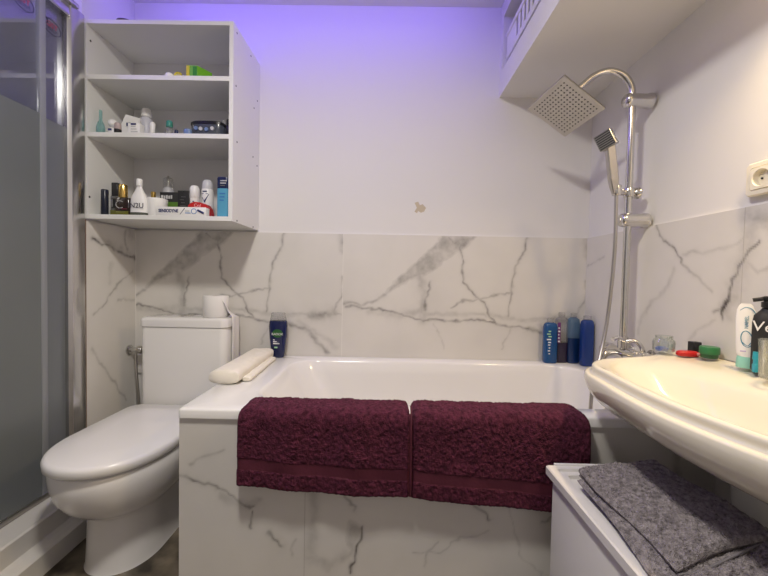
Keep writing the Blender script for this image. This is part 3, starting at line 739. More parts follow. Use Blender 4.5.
# ------------------------------------------------------------------ towels
def nz(x, y, s, seed): return (float(vnoise(np.array([x+7.3]), np.array([y+3.1]), s, seed)[0])-.5)*2
def draped(name, x0, x1, zb, label, flip=0, seed=1):
    """terry towel folded double over the front rim of the tub; zb(x) is the height of its front hem"""
    NV, NX = 200, 300
    pl = [(1.158, .455), (1.154, .53), (1.150, .585), (1.142, .603), (1.120, .6065), (1.085, .6070), (1.060, .6060), (1.046, .598), (1.040, .580), (1.0385, .52), (1.037, .45), (1.036, 0)]
    me_v = []; xs = np.linspace(x0, x1, NX+1)
    th0 = .0155
    outer_all = []; inner_all = []
    for ix, x in enumerate(xs):
        t = min(x-x0, x1-x)
        edge = math.sqrt(max(0, 1-(1-min(1, t/.014))**2))
        drop = .010*(1-min(1, t/.03))**2
        pts = [Vector((0, a, b)) for a, b in pl[:-1]] + [Vector((0, 1.036, zb(x)))]
        P = crom(pts, 16)
        # resample by arc length
        d = [0]
        for a, b in zip(P[:-1], P[1:]): d.append(d[-1]+(b-a).length)
        o_, i_ = [], []
        ys = np.interp(np.linspace(0, d[-1], NV+1), d, [p.y for p in P]); zs = np.interp(np.linspace(0, d[-1], NV+1), d, [p.z for p in P])
        for k in range(NV+1):
            a, b = max(0, k-1), min(NV, k+1)
            ty, tz = ys[b]-ys[a], zs[b]-zs[a]; l = math.hypot(ty, tz)+1e-9
            ny, nzv = tz/l, -ty/l                      # outward normal
            if ny*(-1) < 0 and zs[k] < .58 and ys[k] < 1.05: ny = -ny
            o_.append((ys[k], zs[k], ny, nzv))
        outer_all.append((x, edge, drop, o_, d[-1]))
    U = np.array([[s*.008*1 for s in range(NV+1)] for _ in xs])
    verts = []; faces = []; mi = []
    nrm_fix = []
    S = np.linspace(0, 1, NV+1)
    XX, SS = np.meshgrid(xs, S, indexing='ij')
    n1 = vnoise(XX+4, SS*.42+2, 26, seed)-.5; n2 = vnoise(XX+4, SS*.42+2, 230, seed+1)-.5; n3 = vnoise(XX+4, SS*.12+2, 11, seed+2)-.5
    n4 = vnoise(XX+1, SS*.42+5, 120, seed+3)-.5
    W = NV+1
    for ix, (x, edge, drop, o_, L) in enumerate(outer_all):
        for k, (y, z, ny, nzv) in enumerate(o_):
            # outward = away from the rim
            cy, cz = 1.10, .55
            if (y-cy)*ny+(z-cz)*nzv < 0: ny, nzv = -ny, -nzv
            fromend = (1-S[k])*L
            band = .050 < fromend < .084
            amp = .0004 if band else .0038
            e2 = min(1, math.sqrt(max(0, 1-(1-min(1, fromend/.010))**2)))
            h = th0*edge*(.35+.65*e2) - (.0020 if band else 0) + edge*(amp*(n2[ix, k]*1.0+n4[ix, k]*.45) + .004*n1[ix, k] + .010*n3[ix, k]*(1 if z < .60 else .2))
            h = max(h, .0006)
            xo = x+(.0012*n4[ix, k] if 0 < ix < NX else .002*n1[ix, k])
            verts.append((xo, y+ny*(h-.004), z+nzv*(h-.004)-drop*(1 if z > .5 else .3)))
    off = len(verts)
    for ix, (x, edge, drop, o_, L) in enumerate(outer_all):
        for k, (y, z, ny, nzv) in enumerate(o_):
            cy, cz = 1.10, .55
            if (y-cy)*ny+(z-cz)*nzv < 0: ny, nzv = -ny, -nzv
            verts.append((x, y-ny*.004, z-nzv*.004-drop*(1 if z > .5 else .3)*.2))
    for ix in range(NX):
        L = outer_all[ix][4]
        for k in range(NV):
            a = ix*W+k; fe = (1-(S[k]+S[k+1])/2)*L
            faces.append((a, a+W, a+W+1, a+1)); mi.append(1 if .051 < fe < .083 else 0)
            faces.append((off+a, off+a+1, off+a+W+1, off+a+W)); mi.append(0)
    for k in range(NV):
        faces.append((k, k+1, off+k+1, off+k)); mi.append(0)
        a = NX*W+k; faces.append((a, off+a, off+a+1, a+1)); mi.append(0)
    for ix in range(NX):
        a = ix*W; faces.append((a, off+a, off+a+W, a+W)); mi.append(0)
        a = ix*W+NV; faces.append((a, a+W, off+a+W, off+a)); mi.append(0)
    me = bpy.data.meshes.new(name); me.from_pydata(verts, [], faces)
    me.materials.append(maroon); me.materials.append(maroon_band); me.polygons.foreach_set('material_index', mi)
    bm = bmesh.new(); bm.from_mesh(me); bmesh.ops.recalc_face_normals(bm, faces=bm.faces); bm.to_mesh(me); bm.free(); me.shade_smooth()
    o = bpy.data.objects.new(name, me); C.objects.link(o)
    tag(o, label, 'towel')
    root(o, ((x0+x1)/2, 1.10, .615))
    return o
def lin(pts):
    xs_, ys_ = zip(*pts)
    return lambda x: float(np.interp(x, xs_, ys_))
tw1 = draped('bath_towel', -.424, .076, lin([(-.424, .394), (-.33, .386), (-.24, .379), (-.05, .371), (.03, .369), (.076, .374)]), 'maroon terry towel draped over the tub front, the left one of the two', seed=11)
tw2 = draped('bath_towel', .080, .592, lin([(.08, .372), (.13, .362), (.22, .357), (.36, .348), (.50, .338), (.592, .334)]), 'maroon terry towel draped over the tub front, the right one beside the hamper', seed=31)
bm = TB(crom([(.077, 1.026, .378), (.0775, 1.020, .42), (.077, 1.021, .50), (.076, 1.021, .56), (.077, 1.030, .600), (.077, 1.055, .629)], 8), .0030, 8)
obj('selvage', bm, maroon_band, tw1)

def fold_slab(bm, quad, z0, th, seed, fade=.009, nu=150, nv=150, amp=.005, wave=.004, sag=None):
    """one folded layer: quad corners A(far left) B(far right) C(near right) D(near left)"""
    A, B, Cc, D = [Vector((*q, 0)) for q in quad]
    us = np.linspace(0, 1, nu+1); vs = np.linspace(0, 1, nv+1)
    U, V = np.meshgrid(us, vs, indexing='ij')
    n1 = vnoise(U*.4+seed, V*.4, 26, seed)-.5; n2 = vnoise(U*.35+1, V*.4+seed, 260, seed+1)-.5; n3 = vnoise(U*.4+2, V*.4, 8, seed+2)-.5
    top = []; bot = []
    lu = (B-A).length; lv = (D-A).length
    for i, u in enumerate(us):
        rt, rbm = [], []
        for j, v in enumerate(vs):
            p = A.lerp(B, u).lerp(D.lerp(Cc, u), v)
            p += Vector((wave*math.sin(v*7+seed), wave*math.sin(u*6+seed*2), 0))
            d = min(u*lu, (1-u)*lu, v*lv, (1-v)*lv)
            e = math.sqrt(max(0, 1-(1-min(1, d/fade))**2))
            zz = z0+th*.5+(th*.5)*e + e*(amp*n2[i, j]*1.2+.005*n1[i, j]+.005*n3[i, j]) + (sag(u, v) if sag else 0)
            rt.append(bm.verts.new((p.x, p.y, zz)))
            rbm.append(bm.verts.new((p.x, p.y, z0+th*.5-(th*.5)*e + (sag(u, v) if sag else 0))))
        top.append(rt); bot.append(rbm)
    for i in range(nu):
        for j in range(nv):
            bm.faces.new((top[i][j], top[i+1][j], top[i+1][j+1], top[i][j+1]))
            bm.faces.new((bot[i][j], bot[i][j+1], bot[i+1][j+1], bot[i+1][j]))
    for i in range(nu):
        bm.faces.new((top[i][0], bot[i][0], bot[i+1][0], top[i+1][0])); bm.faces.new((top[i][nv], top[i+1][nv], bot[i+1][nv], bot[i][nv]))
    for j in range(nv):
        bm.faces.new((top[0][j], top[0][j+1], bot[0][j+1], bot[0][j])); bm.faces.new((top[nu][j], bot[nu][j], bot[nu][j+1], top[nu][j+1]))
    return bm
gt = empty('hand_towel', (.6, .76, .5), 'grey folded terry towel lying on the white hamper lid', 'towel')
bm = fold_slab(bmesh.new(), [(.482, .895), (.712, .950), (.748, .48), (.440, .50)], .5035, .013, 5); obj('lower_fold', bm, greyt, gt)
bm = fold_slab(bmesh.new(), [(.484, .905), (.716, .968), (.748, .690), (.484, .592)], .5205, .016, 9, sag=lambda u, v: -.003*u); obj('upper_fold', bm, greyt, gt)
bm = fold_slab(bmesh.new(), [(.486, .900), (.718, .962), (.752, .655), (.490, .570)], .511, .010, 13); obj('middle_fold', bm, greyt, gt)
obj('hem', TB(crom([(.486, .590, .522), (.54, .606, .518), (.62, .634, .524), (.70, .668, .522), (.752, .688, .518)], 8), .0022, 8), grey_hem, gt)
obj('hem', TB(crom([(.492, .568, .513), (.57, .590, .511), (.67, .622, .515), (.764, .652, .512)], 8), .0020, 8), grey_hem, gt)
# cream cloth on the tub corner
cc = empty('folded_cloth', (-.55, 1.52, .603), 'rolled cream towel lying on the left end of the tub rim', 'cloth')
def clothroll(bm, a, b, wd, ht, z0, seed, n=44, m=70, e0=.012):
    a = Vector((*a, 0)); b = Vector((*b, 0)); d = (b-a); L = d.length; d.normalize(); s = Vector((d.y, -d.x, 0))
    rg = []
    for i in range(m+1):
        t = i/m; x = t*L; e = min(1, x/e0, (L-x)/e0); e = math.sqrt(max(.0, 1-(1-e)**2))*.35+.65 if 0 < i < m else .60
        c = a+d*x; ring = []
        for k in range(n):
            q = 2*math.pi*k/n; cs, sn = math.cos(q), math.sin(q)
            X = wd/2*math.copysign(abs(cs)**.62, cs)*e; Z = ht/2*math.copysign(abs(sn)**.72, sn)*e
            Z *= (1+.06*math.sin(q*1+t*3)); no = nz(c.x+X, c.y+Z, 40, seed)*.0022
            ring.append(c+s*(X+no)+Vector((0, 0, z0+ht/2+Z+(no if sn > -.2 else 0))))
        rg.append(ring)
    loft(bm, rg); return bm
obj('roll', clothroll(bmesh.new(), (-.582, 1.300), (-.592, 1.745), .112, .050, .603, 3), cream_cloth, cc)
obj('loose_flap', clothroll(bmesh.new(), (-.518, 1.345), (-.532, 1.700), .040, .018, .603, 8), cream_cloth, cc)
# ------------------------------------------------------------------ bottles in the tub corner
G1 = 'shower gel bottles in the tub corner'
def flatbottle(bm, cx, cy, z0, z1, wx, wy, prof, rz=0, n=32, p=2.6):
    """prof: (fraction of height, width factor)"""
    rg = []; cr_, sr_ = math.cos(rz), math.sin(rz)
    for f, k in prof:
        ring = []
        for i in range(n):
            a = 2*math.pi*i/n; c, s = math.cos(a), math.sin(a)
            kk = k if isinstance(k, tuple) else (k, k)
            x = wx/2*kk[0]*math.copysign(abs(c)**(2/p), c); y = wy/2*kk[1]*math.copysign(abs(s)**(2/p), s)
            ring.append((cx+x*cr_-y*sr_, cy+x*sr_+y*cr_, z0+f*(z1-z0)))
        rg.append(ring)
    loft(bm, rg); return bm
def FB(*a, **k): return flatbottle(bmesh.new(), *a, **k)
def gel(cx, cy, h, wx, wy, body, cap_m, label, upper=None, split=.55, capr=.016, caph=.020, rz=0, z0=.6035, taper=.98):
    r = empty('shower_gel_bottle', (cx, cy, z0), label, 'bottle')
    z1 = z0+h
    if upper is None:
        obj('body', FB(cx, cy, z0, z1, wx, wy, [(0, .86), (.02, .95), (.04, 1), (.5, 1), (.88, taper), (.95, taper*.90), (.985, taper*.7), (1, .45)], rz, p=3.4), body, r)
    else:
        obj('body', FB(cx, cy, z0, z0+h*split, wx, wy, [(0, .86), (.03, .95), (.1, 1), (1, 1)], rz, p=3.4), body, r)
        obj('clear_upper_body', FB(cx, cy, z0+h*split, z1, wx, wy, [(0, 1), (.7, .98), (.90, .88), (1, .45)], rz, p=3.4), upper, r)
    obj('cap', LT([(capr*.9, z1-.002), (capr, z1+.002), (capr, z1+caph-.002), (capr*.8, z1+caph)], (cx, cy, 0)), cap_m, r)
    return r
m_lblg = mat('pale_green_print', (.35, .62, .40), .5); m_lblw = mat('white_print', (.80, .82, .84), .5); m_pur = mat('purple_label', (.14, .02, .16), .4)
b1 = gel(.795, 1.772, .196, .064, .046, l_blue, p_clear, 'blue gel bottle with green and white label, leftmost in the tub corner')
for k, (dx, z, w_) in enumerate(((-.012, .755, .012), (-.016, .742, .018), (-.010, .730, .016), (-.015, .716, .020), (-.012, .702, .014))):
    obj('label_print', BX(.795+dx-w_/2, .795+dx+w_/2, 1.7480, 1.7495, z, z+.006, bev=.001), m_lblg if k < 3 else m_lblw, b1)
for k in range(4): obj('label_print', BX(.777+.003*(k % 2), .787, 1.7485, 1.7500, .690-.014*k, .695-.014*k), m_lblw, b1)
b2 = gel(.856, 1.788, .222, .060, .040, l_dark, p_clear, 'dark purple gel bottle with clear upper part, second from left in the tub corner', p_clear, .44, .015, .022)
obj('label', BX(.829, .843, 1.7655, 1.7672, .70, .80, bev=.001), m_pur, b2)
for k in range(5): obj('label_print', BX(.831, .840-.002*(k % 3), 1.7648, 1.7656, .705+.016*k, .712+.016*k), m_lblw, b2)
b3 = gel(.909, 1.778, .222, .056, .040, l_blue2, p_clear, 'half full deep blue gel bottle with pale upper part, third from left', l_pale, .55, .015, .020)
b4 = gel(.946, 1.724, .218, .058, .044, l_blue3, p_clear, 'full royal blue gel bottle nearest the shower riser in the tub corner', capr=.017, caph=.018)
# blue shower gel standing on the rim
rx_ = empty('shower_gel_bottle', (-.531, 1.770, .603), 'navy shower gel bottle with green leaf label and clear cap beside the cream roll', 'bottle')
obj('body', FB(-.524, 1.768, .6035, .782, .088, .046, [(0, .62), (.03, .70), (.25, .80), (.55, .93), (.85, 1), (.96, .97), (1, .90)], -.03, p=2.8), mat('navy_gel_plastic', (.006, .012, .07), .25, coat=.3), rx_)
obj('cap', FB(-.524, 1.768, .782, .820, .084, .044, [(0, .93), (.25, .92), (.6, .84), (.92, .80), (1, .72)], -.03), p_clear, rx_)
m_leaf = mat('leaf_green_print', (.015, .10, .02), .5)
obj('leaf_badge', LT([(.024, -.0012), (.024, .0012)], (-.522, 1.7462, .722), 24, axis='y', sx=1.0, sy=.85), m_leaf, rx_)
text('brand_text', 'RADOX', .0155, (-.522, 1.7445, .718), FRONT, m_lblw, rx_)
for k in range(3): obj('label_print', BX(-.543, -.520+.004*k, 1.7478, 1.7492, .688-.009*k, .692-.009*k), m_lblw, rx_)
obj('label_print', BX(-.537, -.522, 1.748, 1.7500, .650, .657), m_lblg, rx_)
obj('label_print', BX(-.515, -.505, 1.7480, 1.7495, .745, .755), m_lblg, rx_)

# ------------------------------------------------------------------ things on the sink's rear ledge
LZ = .7845
j = empty('glass_jar', (.882, 1.150, LZ), 'small clear glass jar with blue inside at the far end of the sink', 'jar')
def hollow(prof, th, c, n=32):
    bm = bmesh.new(); pts = prof+[(max(r-th, .001), h+(th if i == len(prof)-1 and False else 0)) for i, (r, h) in reversed(list(enumerate(prof)))]
    lathe(bm, pts, c, n, cap0=True, cap1=True); return bm
def vessel(prof, th, base, c, n=32):
    """outer profile upwards, then inner downwards to the thick base"""
    inn = [(max(r-th, .001), max(h, base)) for r, h in reversed(prof)]
    return LT(prof+inn, c, n)
g_tumbler = glassmix('tumbler_glass', (.93, .95, .94), 0, .03, diffuse=.10, diff=(.7, .75, .72), refl=.25)
obj('jar_body', vessel([(.024, LZ), (.029, LZ+.004), (.030, LZ+.028), (.028, LZ+.036), (.023, LZ+.042), (.023, LZ+.048), (.0235, LZ+.050)], .002, LZ+.004, (.872, 1.150, 0)), g_tumbler, j)
obj('blue_content', LT([(.016, LZ+.005), (.018, LZ+.013), (.008, LZ+.017)], (.862, 1.145, 0)), mat('blue_plastic', (.05, .13, .55), .4), j)
ra = empty('soap_case', (.925, 1.105, LZ), 'flat red plastic item lying on the sink ledge beside the jar', 'case')
obj('case', FB(.921, 1.118, LZ-.006, LZ+.010, .060, .030, [(0, .85), (.2, .98), (.6, 1), (.85, .9), (1, .7)], -.25), red, ra)
obj('tab', TB(crom([(.935, 1.100, LZ+.002), (.946, 1.096, LZ+.006), (.955, 1.093, LZ+.002)]), .004), mat('pale_red', (.75, .35, .3), .4), ra)
bc = root(tag(obj('black_box', RB(.942, .968, 1.122, 1.146, LZ, LZ+.036, .003, .002), black), 'small square black box standing behind the red item on the sink', 'box'), (.944, 1.134, LZ))
gl = empty('cream_tin', (.925, 1.015, LZ), 'round green lidded tin on the sink ledge left of the toothpaste', 'tin')
obj('tin_body', LT([(.019, LZ), (.0205, LZ+.002), (.0205, LZ+.016)], (.943, 1.068, 0)), mat('dark_green_plastic', (.015, .08, .03), .4), gl)
obj('lid', LT([(.0232, LZ+.012), (.0238, LZ+.014), (.0238, LZ+.030), (.0222, LZ+.033), (.012, LZ+.034)], (.943, 1.068, 0)), green, gl)
# upright toothpaste tube
tp = empty('toothpaste_tube', (.925, .945, LZ), 'white toothpaste tube with blue swirl standing on its mint cap on the sink', 'toothpaste')
tcx_, tcy_ = .940, .955
obj('cap', LT([(.0200, LZ), (.0208, LZ+.002), (.0195, LZ+.024), (.0175, LZ+.030)], (tcx_, tcy_, 0)), mint, tp)
rz_t = -.75
bm = bmesh.new(); rg = []
for f, kx, ky in ((0, .80, 1.0), (.04, .95, 1.0), (.12, 1.0, .96), (.4, 1.0, .70), (.7, .95, .40), (.88, .82, .20), (.96, .62, .10), (1, .42, .06)):
    ring = []
    for i in range(36):
        a = 2*math.pi*i/36; x = .0210*kx*math.cos(a); y = .0215*.85*ky*math.sin(a)
        x -= .006*f
        ring.append((tcx_+x*math.cos(rz_t)-y*math.sin(rz_t), tcy_+x*math.sin(rz_t)+y*math.cos(rz_t), LZ+.029+f*.137))
    rg.append(ring)
loft(bm, rg); obj('tube', bm, white, tp, angle=1.2)
m_swirl = mat('teal_blue_print', (.02, .22, .35), .4); m_vio = mat('lilac_print', (.55, .45, .70), .5)
# printed oval and name on the side facing the room
fn = Vector((math.sin(rz_t), -math.cos(rz_t), 0)); fs = Vector((math.cos(rz_t), math.sin(rz_t), 0))
def onface(u, z, d): return Vector((tcx_, tcy_, 0)) + fs*u + fn*d + Vector((0, 0, LZ+z))
def dface(z): return float(np.interp(z, [.029, .045, .084, .125, .149, .160, .166], [.0183, .0175, .0128, .0073, .0037, .0020, .0013]))
bm = bmesh.new()
pth = [onface(-.002+.010*math.cos(a)-.004*math.sin(a), .075+.020*math.sin(a)+.004*math.cos(a), dface(.075+.020*math.sin(a))-.0004) for a in np.linspace(0, 2*math.pi, 25)]
tube(bm, pth, .0010, 6, False); obj('swirl_print', bm, m_swirl, tp)
obj('swirl_print', TB(crom([onface(.006, .066, dface(.066)-.0007), onface(.0, .058, dface(.058)-.0005), onface(-.010, .066, dface(.066)-.0008)]), .0009, 6), m_swirl, tp)
obj('swirl_print', TB(crom([onface(-.016, .148, dface(.148)-.0012), onface(-.006, .156, dface(.156)-.0002), onface(.006, .152, dface(.152)), onface(.014, .138, dface(.138)-.001)]), .0009, 6), m_swirl, tp)
tt = text('brand_text', 'PRONAMEL', .0105, onface(-.003, .108, dface(.108)+.0006), (math.pi/2, -math.pi/2, rz_t), m_swirl, tp)
obj('lilac_print', TB([onface(-.013, .043, dface(.043)-.003), onface(-.002, .044, dface(.044)-.0003)], .0018, 6), m_vio, tp)
# black bottle
bb = empty('black_bottle', (.940, .895, LZ), 'black bottle with white lettering behind the glass tumbler on the sink', 'bottle')
obj('body', FB(.946, .902, LZ, LZ+.162, .070, .044, [(0, .9), (.03, 1), (.75, 1), (.86, .92), (.94, .62), (1, .45)], -.85), blackm, bb)
obj('collar', LT([(.018, LZ+.158), (.021, LZ+.161), (.021, LZ+.173), (.014, LZ+.176)], (.946, .902, 0)), black, bb)
obj('pump_head', FB(.944, .904, LZ+.175, LZ+.188, .036, .020, [(0, .7), (.2, 1), (.8, 1), (1, .7)], -.6), black, bb)
obj('nozzle', TB([(.930, .910, LZ+.181), (.916, .922, LZ+.177)], .005), black, bb)
fb = Vector((math.sin(-.85), -math.cos(-.85), 0))
text('lettering', 'Vel', .036, Vector((.946, .902, LZ+.112))+fb*.0226+Vector((math.cos(-.85), math.sin(-.85), 0))*-.010, (math.pi/2, .06, -.85), white, bb, ext=.0006)
tb = root(tag(obj('teal_tube', FB(.915, .905, LZ, LZ+.050, .014, .014, [(0, .9), (.05, 1), (.38, 1), (.40, .8), (.60, .8), (.62, 1), (1, .9)], 0), tealc), 'teal blue tube between the toothpaste and the glass tumbler', 'tube'), (.915, .905, LZ))
gt_ = root(tag(obj('glass_tumbler', vessel([(.026, LZ), (.0285, LZ+.003), (.031, LZ+.088), (.0315, LZ+.090)], .0018, LZ+.008, (.893, .838, 0)), g_tumbler), 'clear glass tumbler at the right edge of the photo on the sink', 'glass'), (.893, .838, LZ))
gt_.location.z = LZ

# ------------------------------------------------------------------ bottom shelf of the cabinet
B0 = 1.2403
root(tag(obj('mascara_tube', LT([(.0125, B0), (.0135, B0+.002), (.0135, B0+.105), (.0115, B0+.108)], (-1.199, 1.545, 0)), mat('blue_black_plastic', (.008, .012, .028), .3)), 'slim black cylinder at the left end of the lowest cabinet shelf', 'bottle'), (-1.199, 1.545, B0))
p1_ = empty('perfume_bottle', (-1.192, 1.60, B0), 'square perfume bottle with black cap on the lowest cabinet shelf', 'perfume')
obj('glass_body', RB(-1.209, -1.175, 1.588, 1.612, B0, B0+.092, .004, .002), mat('smoky_glass', (.10, .10, .10), .12, coat=.5), p1_)
obj('liquid_base', RB(-1.2085, -1.1755, 1.5865, 1.5885, B0+.004, B0+.030, .001, .0005), l_amber, p1_)
obj('label', BX(-1.203, -1.182, 1.5860, 1.5878, B0+.040, B0+.080), blackm, p1_)
obj('label_print', BX(-1.200, -1.198, 1.5852, 1.5861, B0+.044, B0+.076), lightgrey, p1_)
obj('cap', RB(-1.2065, -1.1785, 1.590, 1.610, B0+.092, B0+.150, .004, .002), black, p1_)
p2_ = empty('perfume_bottle', (-1.138, 1.575, B0), 'dark perfume bottle with tall gold cap on the lowest cabinet shelf', 'perfume')
obj('glass_body', RB(-1.169, -1.108, 1.562, 1.588, B0, B0+.080, .006, .003), l_brown, p2_)
obj('liquid_base', RB(-1.168, -1.110, 1.5605, 1.5625, B0+.004, B0+.022, .001, .0005), l_amber, p2_)
obj('label_ring', TB([(-1.140+.018*math.cos(a)-.006, 1.5610, B0+.050+.015*math.sin(a)) for a in np.linspace(.9, 2*math.pi-.9, 20)], .0013, 6), lightgrey, p2_)
obj('label_print', BX(-1.140, -1.116, 1.5605, 1.5622, B0+.030, B0+.033), mat('dark_red_print', (.2, .03, .05), .5), p2_)
obj('cap', LT([(.015, B0+.080), (.0165, B0+.084), (.0165, B0+.132), (.014, B0+.137)], (-1.142, 1.575, 0)), gold, p2_)
wbt = empty('lotion_bottle', (-1.063, 1.56, B0), 'white cone-shouldered bottle with large grey lettering on the lowest shelf', 'bottle')
obj('body', FB(-1.063, 1.562, B0+.014, B0+.130, .070, .044, [(0, 1), (.1, 1.0), (.5, .96), (.62, .86), (.80, .52), (.92, .34), (1, .30)], 0, p=2.3), white, wbt)
obj('cap', LT([(.0115, B0+.129), (.0120, B0+.131), (.0120, B0+.156), (.0100, B0+.159)], (-1.063, 1.562, 0)), white, wbt)
obj('dark_base', FB(-1.063, 1.562, B0, B0+.015, .072, .046, [(0, .96), (.3, 1), (1, .98)], 0), mat('grey_green_base', (.08, .09, .07), .25, coat=.4), wbt)
text('lettering', 'IN2U', .030, (-1.063, 1.5385, B0+.042), FRONT, mat('grey_ink', (.10, .10, .12), .5), wbt, ext=.0008)
go = empty('oil_bottle', (-1.079, 1.68, B0), 'small dark bottle with gold cap behind the white tub', 'bottle')
obj('body', LT([(.016, B0), (.018, B0+.003), (.018, B0+.080), (.008, B0+.096), (.008, B0+.106)], (-1.079, 1.68, 0)), l_brown, go)
obj('cap', LT([(.0095, B0+.105), (.0100, B0+.107), (.0100, B0+.130), (.008, B0+.132)], (-1.079, 1.68, 0)), gold, go)
root(tag(obj('cream_tub', LT([(.034, B0), (.036, B0+.003), (.042, B0+.078), (.041, B0+.081), (.036, B0+.081)], (-1.007, 1.593, 0)), white), 'plain white tapered tub right of the cone-shouldered bottle', 'tub'), (-1.007, 1.593, B0))
sp = empty('spray_bottle', (-1.035, 1.72, B0), 'clear spray bottle with silver pump at the back of the lowest shelf', 'bottle')
obj('body', LT([(.022, B0), (.025, B0+.004), (.025, B0+.140), (.020, B0+.158), (.012, B0+.166)], (-1.035, 1.72, 0)), mat('milky_plastic', (.50, .50, .54), .3), sp)
obj('pump', LT([(.010, B0+.165), (.010, B0+.178), (.006, B0+.180), (.006, B0+.212), (.004, B0+.216)], (-1.035, 1.72, 0)), satin, sp)
obj('overcap', LT([(.021, B0+.160), (.021, B0+.200), (.018, B0+.206)], (-1.035, 1.72, 0)), p_clear, sp)
bx1 = empty('cosmetics_box', (-.983, 1.66, B0), 'black box with green lower band behind the toothpaste box', 'box')
obj('box', BX(-1.026, -.940, 1.642, 1.680, B0, B0+.124, bev=.0015), blackm, bx1)
obj('green_band', BX(-1.018, -.9405, 1.6410, 1.6425, B0+.048, B0+.080), mat('lime_print', (.10, .22, .03), .5), bx1)
for k, (a, b) in enumerate(((-1.020, -1.010), (-1.007, -1.001), (-.998, -.990), (-.987, -.980), (-.977, -.970))): obj('label_print', BX(a, b, 1.6412, 1.6422, B0+.094, B0+.110-.002*(k % 2)), lightgrey, bx1)
bx2 = empty('cosmetics_box', (-.909, 1.64, B0), 'narrow black box right of the green-banded box on the lowest shelf', 'box')
obj('box', BX(-.936, -.885, 1.625, 1.655, B0, B0+.128, bev=.0015), blackm, bx2)
for k in range(4): obj('label_print', BX(-.926+.006*(k % 2), -.900-.004*(k % 3), 1.6242, 1.6252, B0+.060+.013*k, B0+.0625+.013*k), mat('dim_grey_ink', (.12, .12, .12), .5), bx2)
ro = empty('deodorant', (-.853, 1.60, B0), 'white roll-on deodorant next to the narrow black box', 'deodorant')
obj('body', LT([(.017, B0), (.019, B0+.004), (.019, B0+.090)], (-.855, 1.615, 0)), white, ro)
obj('cap', LT([(.0185, B0+.090), (.0200, B0+.092), (.0195, B0+.135), (.014, B0+.146), (.005, B0+.148)], (-.855, 1.615, 0)), white, ro)
obj('label_print', LT([(.003, 1.5945), (.003, 1.5965)], (-.851, 0, B0+.075), 10, axis='y'), mat('navy_ink', (.01, .02, .12), .4), ro)
sc_ = empty('deodorant_spray', (-.815, 1.65, B0), 'white spray can with a navy tick on the lowest shelf', 'deodorant')
obj('can', LT([(.024, B0), (.026, B0+.003), (.026, B0+.132), (.023, B0+.140)], (-.815, 1.65, 0)), white, sc_)
obj('cap', LT([(.0230, B0+.139), (.0235, B0+.142), (.0215, B0+.170), (.015, B0+.180), (.005, B0+.183)], (-.815, 1.65, 0)), mat('pale_grey_plastic', (.62, .62, .66), .35), sc_)
m_nv = bpy.data.materials['navy_ink']
obj('tick_print', TB([(-.828, 1.6272, B0+.100), (-.816, 1.6240, B0+.080), (-.799, 1.6290, B0+.115)], [.0015, .0045, .0012], 6), m_nv, sc_)
obj('brand_print', BX(-.824, -.806, 1.6235, 1.6255, B0+.124, B0+.129), m_nv, sc_)
obj('brand_print', BX(-.829, -.801, 1.6245, 1.6260, B0+.115, B0+.117), m_nv, sc_)
rp = empty('toothpaste_box', (-.806, 1.58, B0), 'red rounded toothpaste pack behind the white toothpaste box', 'box')
bm = bmesh.new(); rg = []
for y in (1.5565, 1.592):
    rg.append([(-.852, y, B0), (-.852, y, B0+.050), (-.842, y, B0+.060), (-.825, y, B0+.066), (-.800, y, B0+.064), (-.775, y, B0+.056), (-.762, y, B0+.040), (-.757, y, B0+.020), (-.755, y, B0)])
loft(bm, rg); obj('pack', bm, red, rp, smooth=False)
text('lettering', 'Col', .020, (-.812, 1.5560, B0+.050), (math.pi/2, .06, 0), mat('pink_print', (.75, .45, .45), .5), rp, ext=.0006)
tx = empty('toothpaste_box', (-.861, 1.535, B0), 'long white toothpaste box with navy lettering lying along the lowest shelf front', 'box')
obj('carton', BX(-.966, -.757, 1.517, 1.551, B0, B0+.036, bev=.0012), white, tx)
text('brand_text', 'SENSODYNE', .0185, (-.912, 1.5165, B0+.019), FRONT, m_nv, tx, ext=.0004, sx=.78, bold=.0006)
obj('slash_print', BX(-.001, .001, -.0004, .0006, -.016, .016), m_nv, tx, world=False)
tx.children[-1].location = (.868-.861+.0, -.0185, .018); tx.children[-1].rotation_euler = (0, .65, 0)
obj('print_line', BX(-.842, -.820, 1.5163, 1.5172, B0+.010, B0+.013), mat('mid_blue_print', (.05, .20, .50), .5), tx)
obj('print_line', BX(-.842, -.824, 1.5163, 1.5172, B0+.017, B0+.022), lightgrey, tx)
obj('tooth_print', TB([(-.806+.0105*math.cos(a), 1.5166, B0+.019+.0105*math.sin(a)) for a in np.linspace(0, 2*math.pi, 19)], .0013, 5, False), bpy.data.materials['mid_blue_print'], tx)
obj('stripe_print', TB([(-.790, 1.5166, B0+.024), (-.764, 1.5166, B0+.011)], .0042, 6), m_nv, tx)
bt = empty('shaving_gel', (-.700, 1.56, B0), 'light blue tube with navy top at the right end of the lowest shelf', 'tube')
obj('body', FB(-.702, 1.560, B0, B0+.122, .048, .030, [(0, .88), (.02, .97), (.1, 1), (1, 1)], p=4), mat('sky_blue_plastic', (.10, .36, .52), .35), bt)
obj('top', FB(-.702, 1.560, B0+.122, B0+.170, .048, .030, [(0, 1), (.9, 1), (1, .92)], p=4), navy, bt)
for k in range(3): obj('label_print', BX(-.710, -.690+.004*k, 1.5440, 1.5455, B0+.132+.010*k, B0+.136+.010*k), bpy.data.materials['dim_grey_ink'] if k == 0 else lightgrey, bt)
for k in range(3): obj('label_print', BX(-.712, -.694+.003*k, 1.5440, 1.5455, B0+.070+.014*k, B0+.075+.014*k), bpy.data.materials['mid_blue_print'], bt)

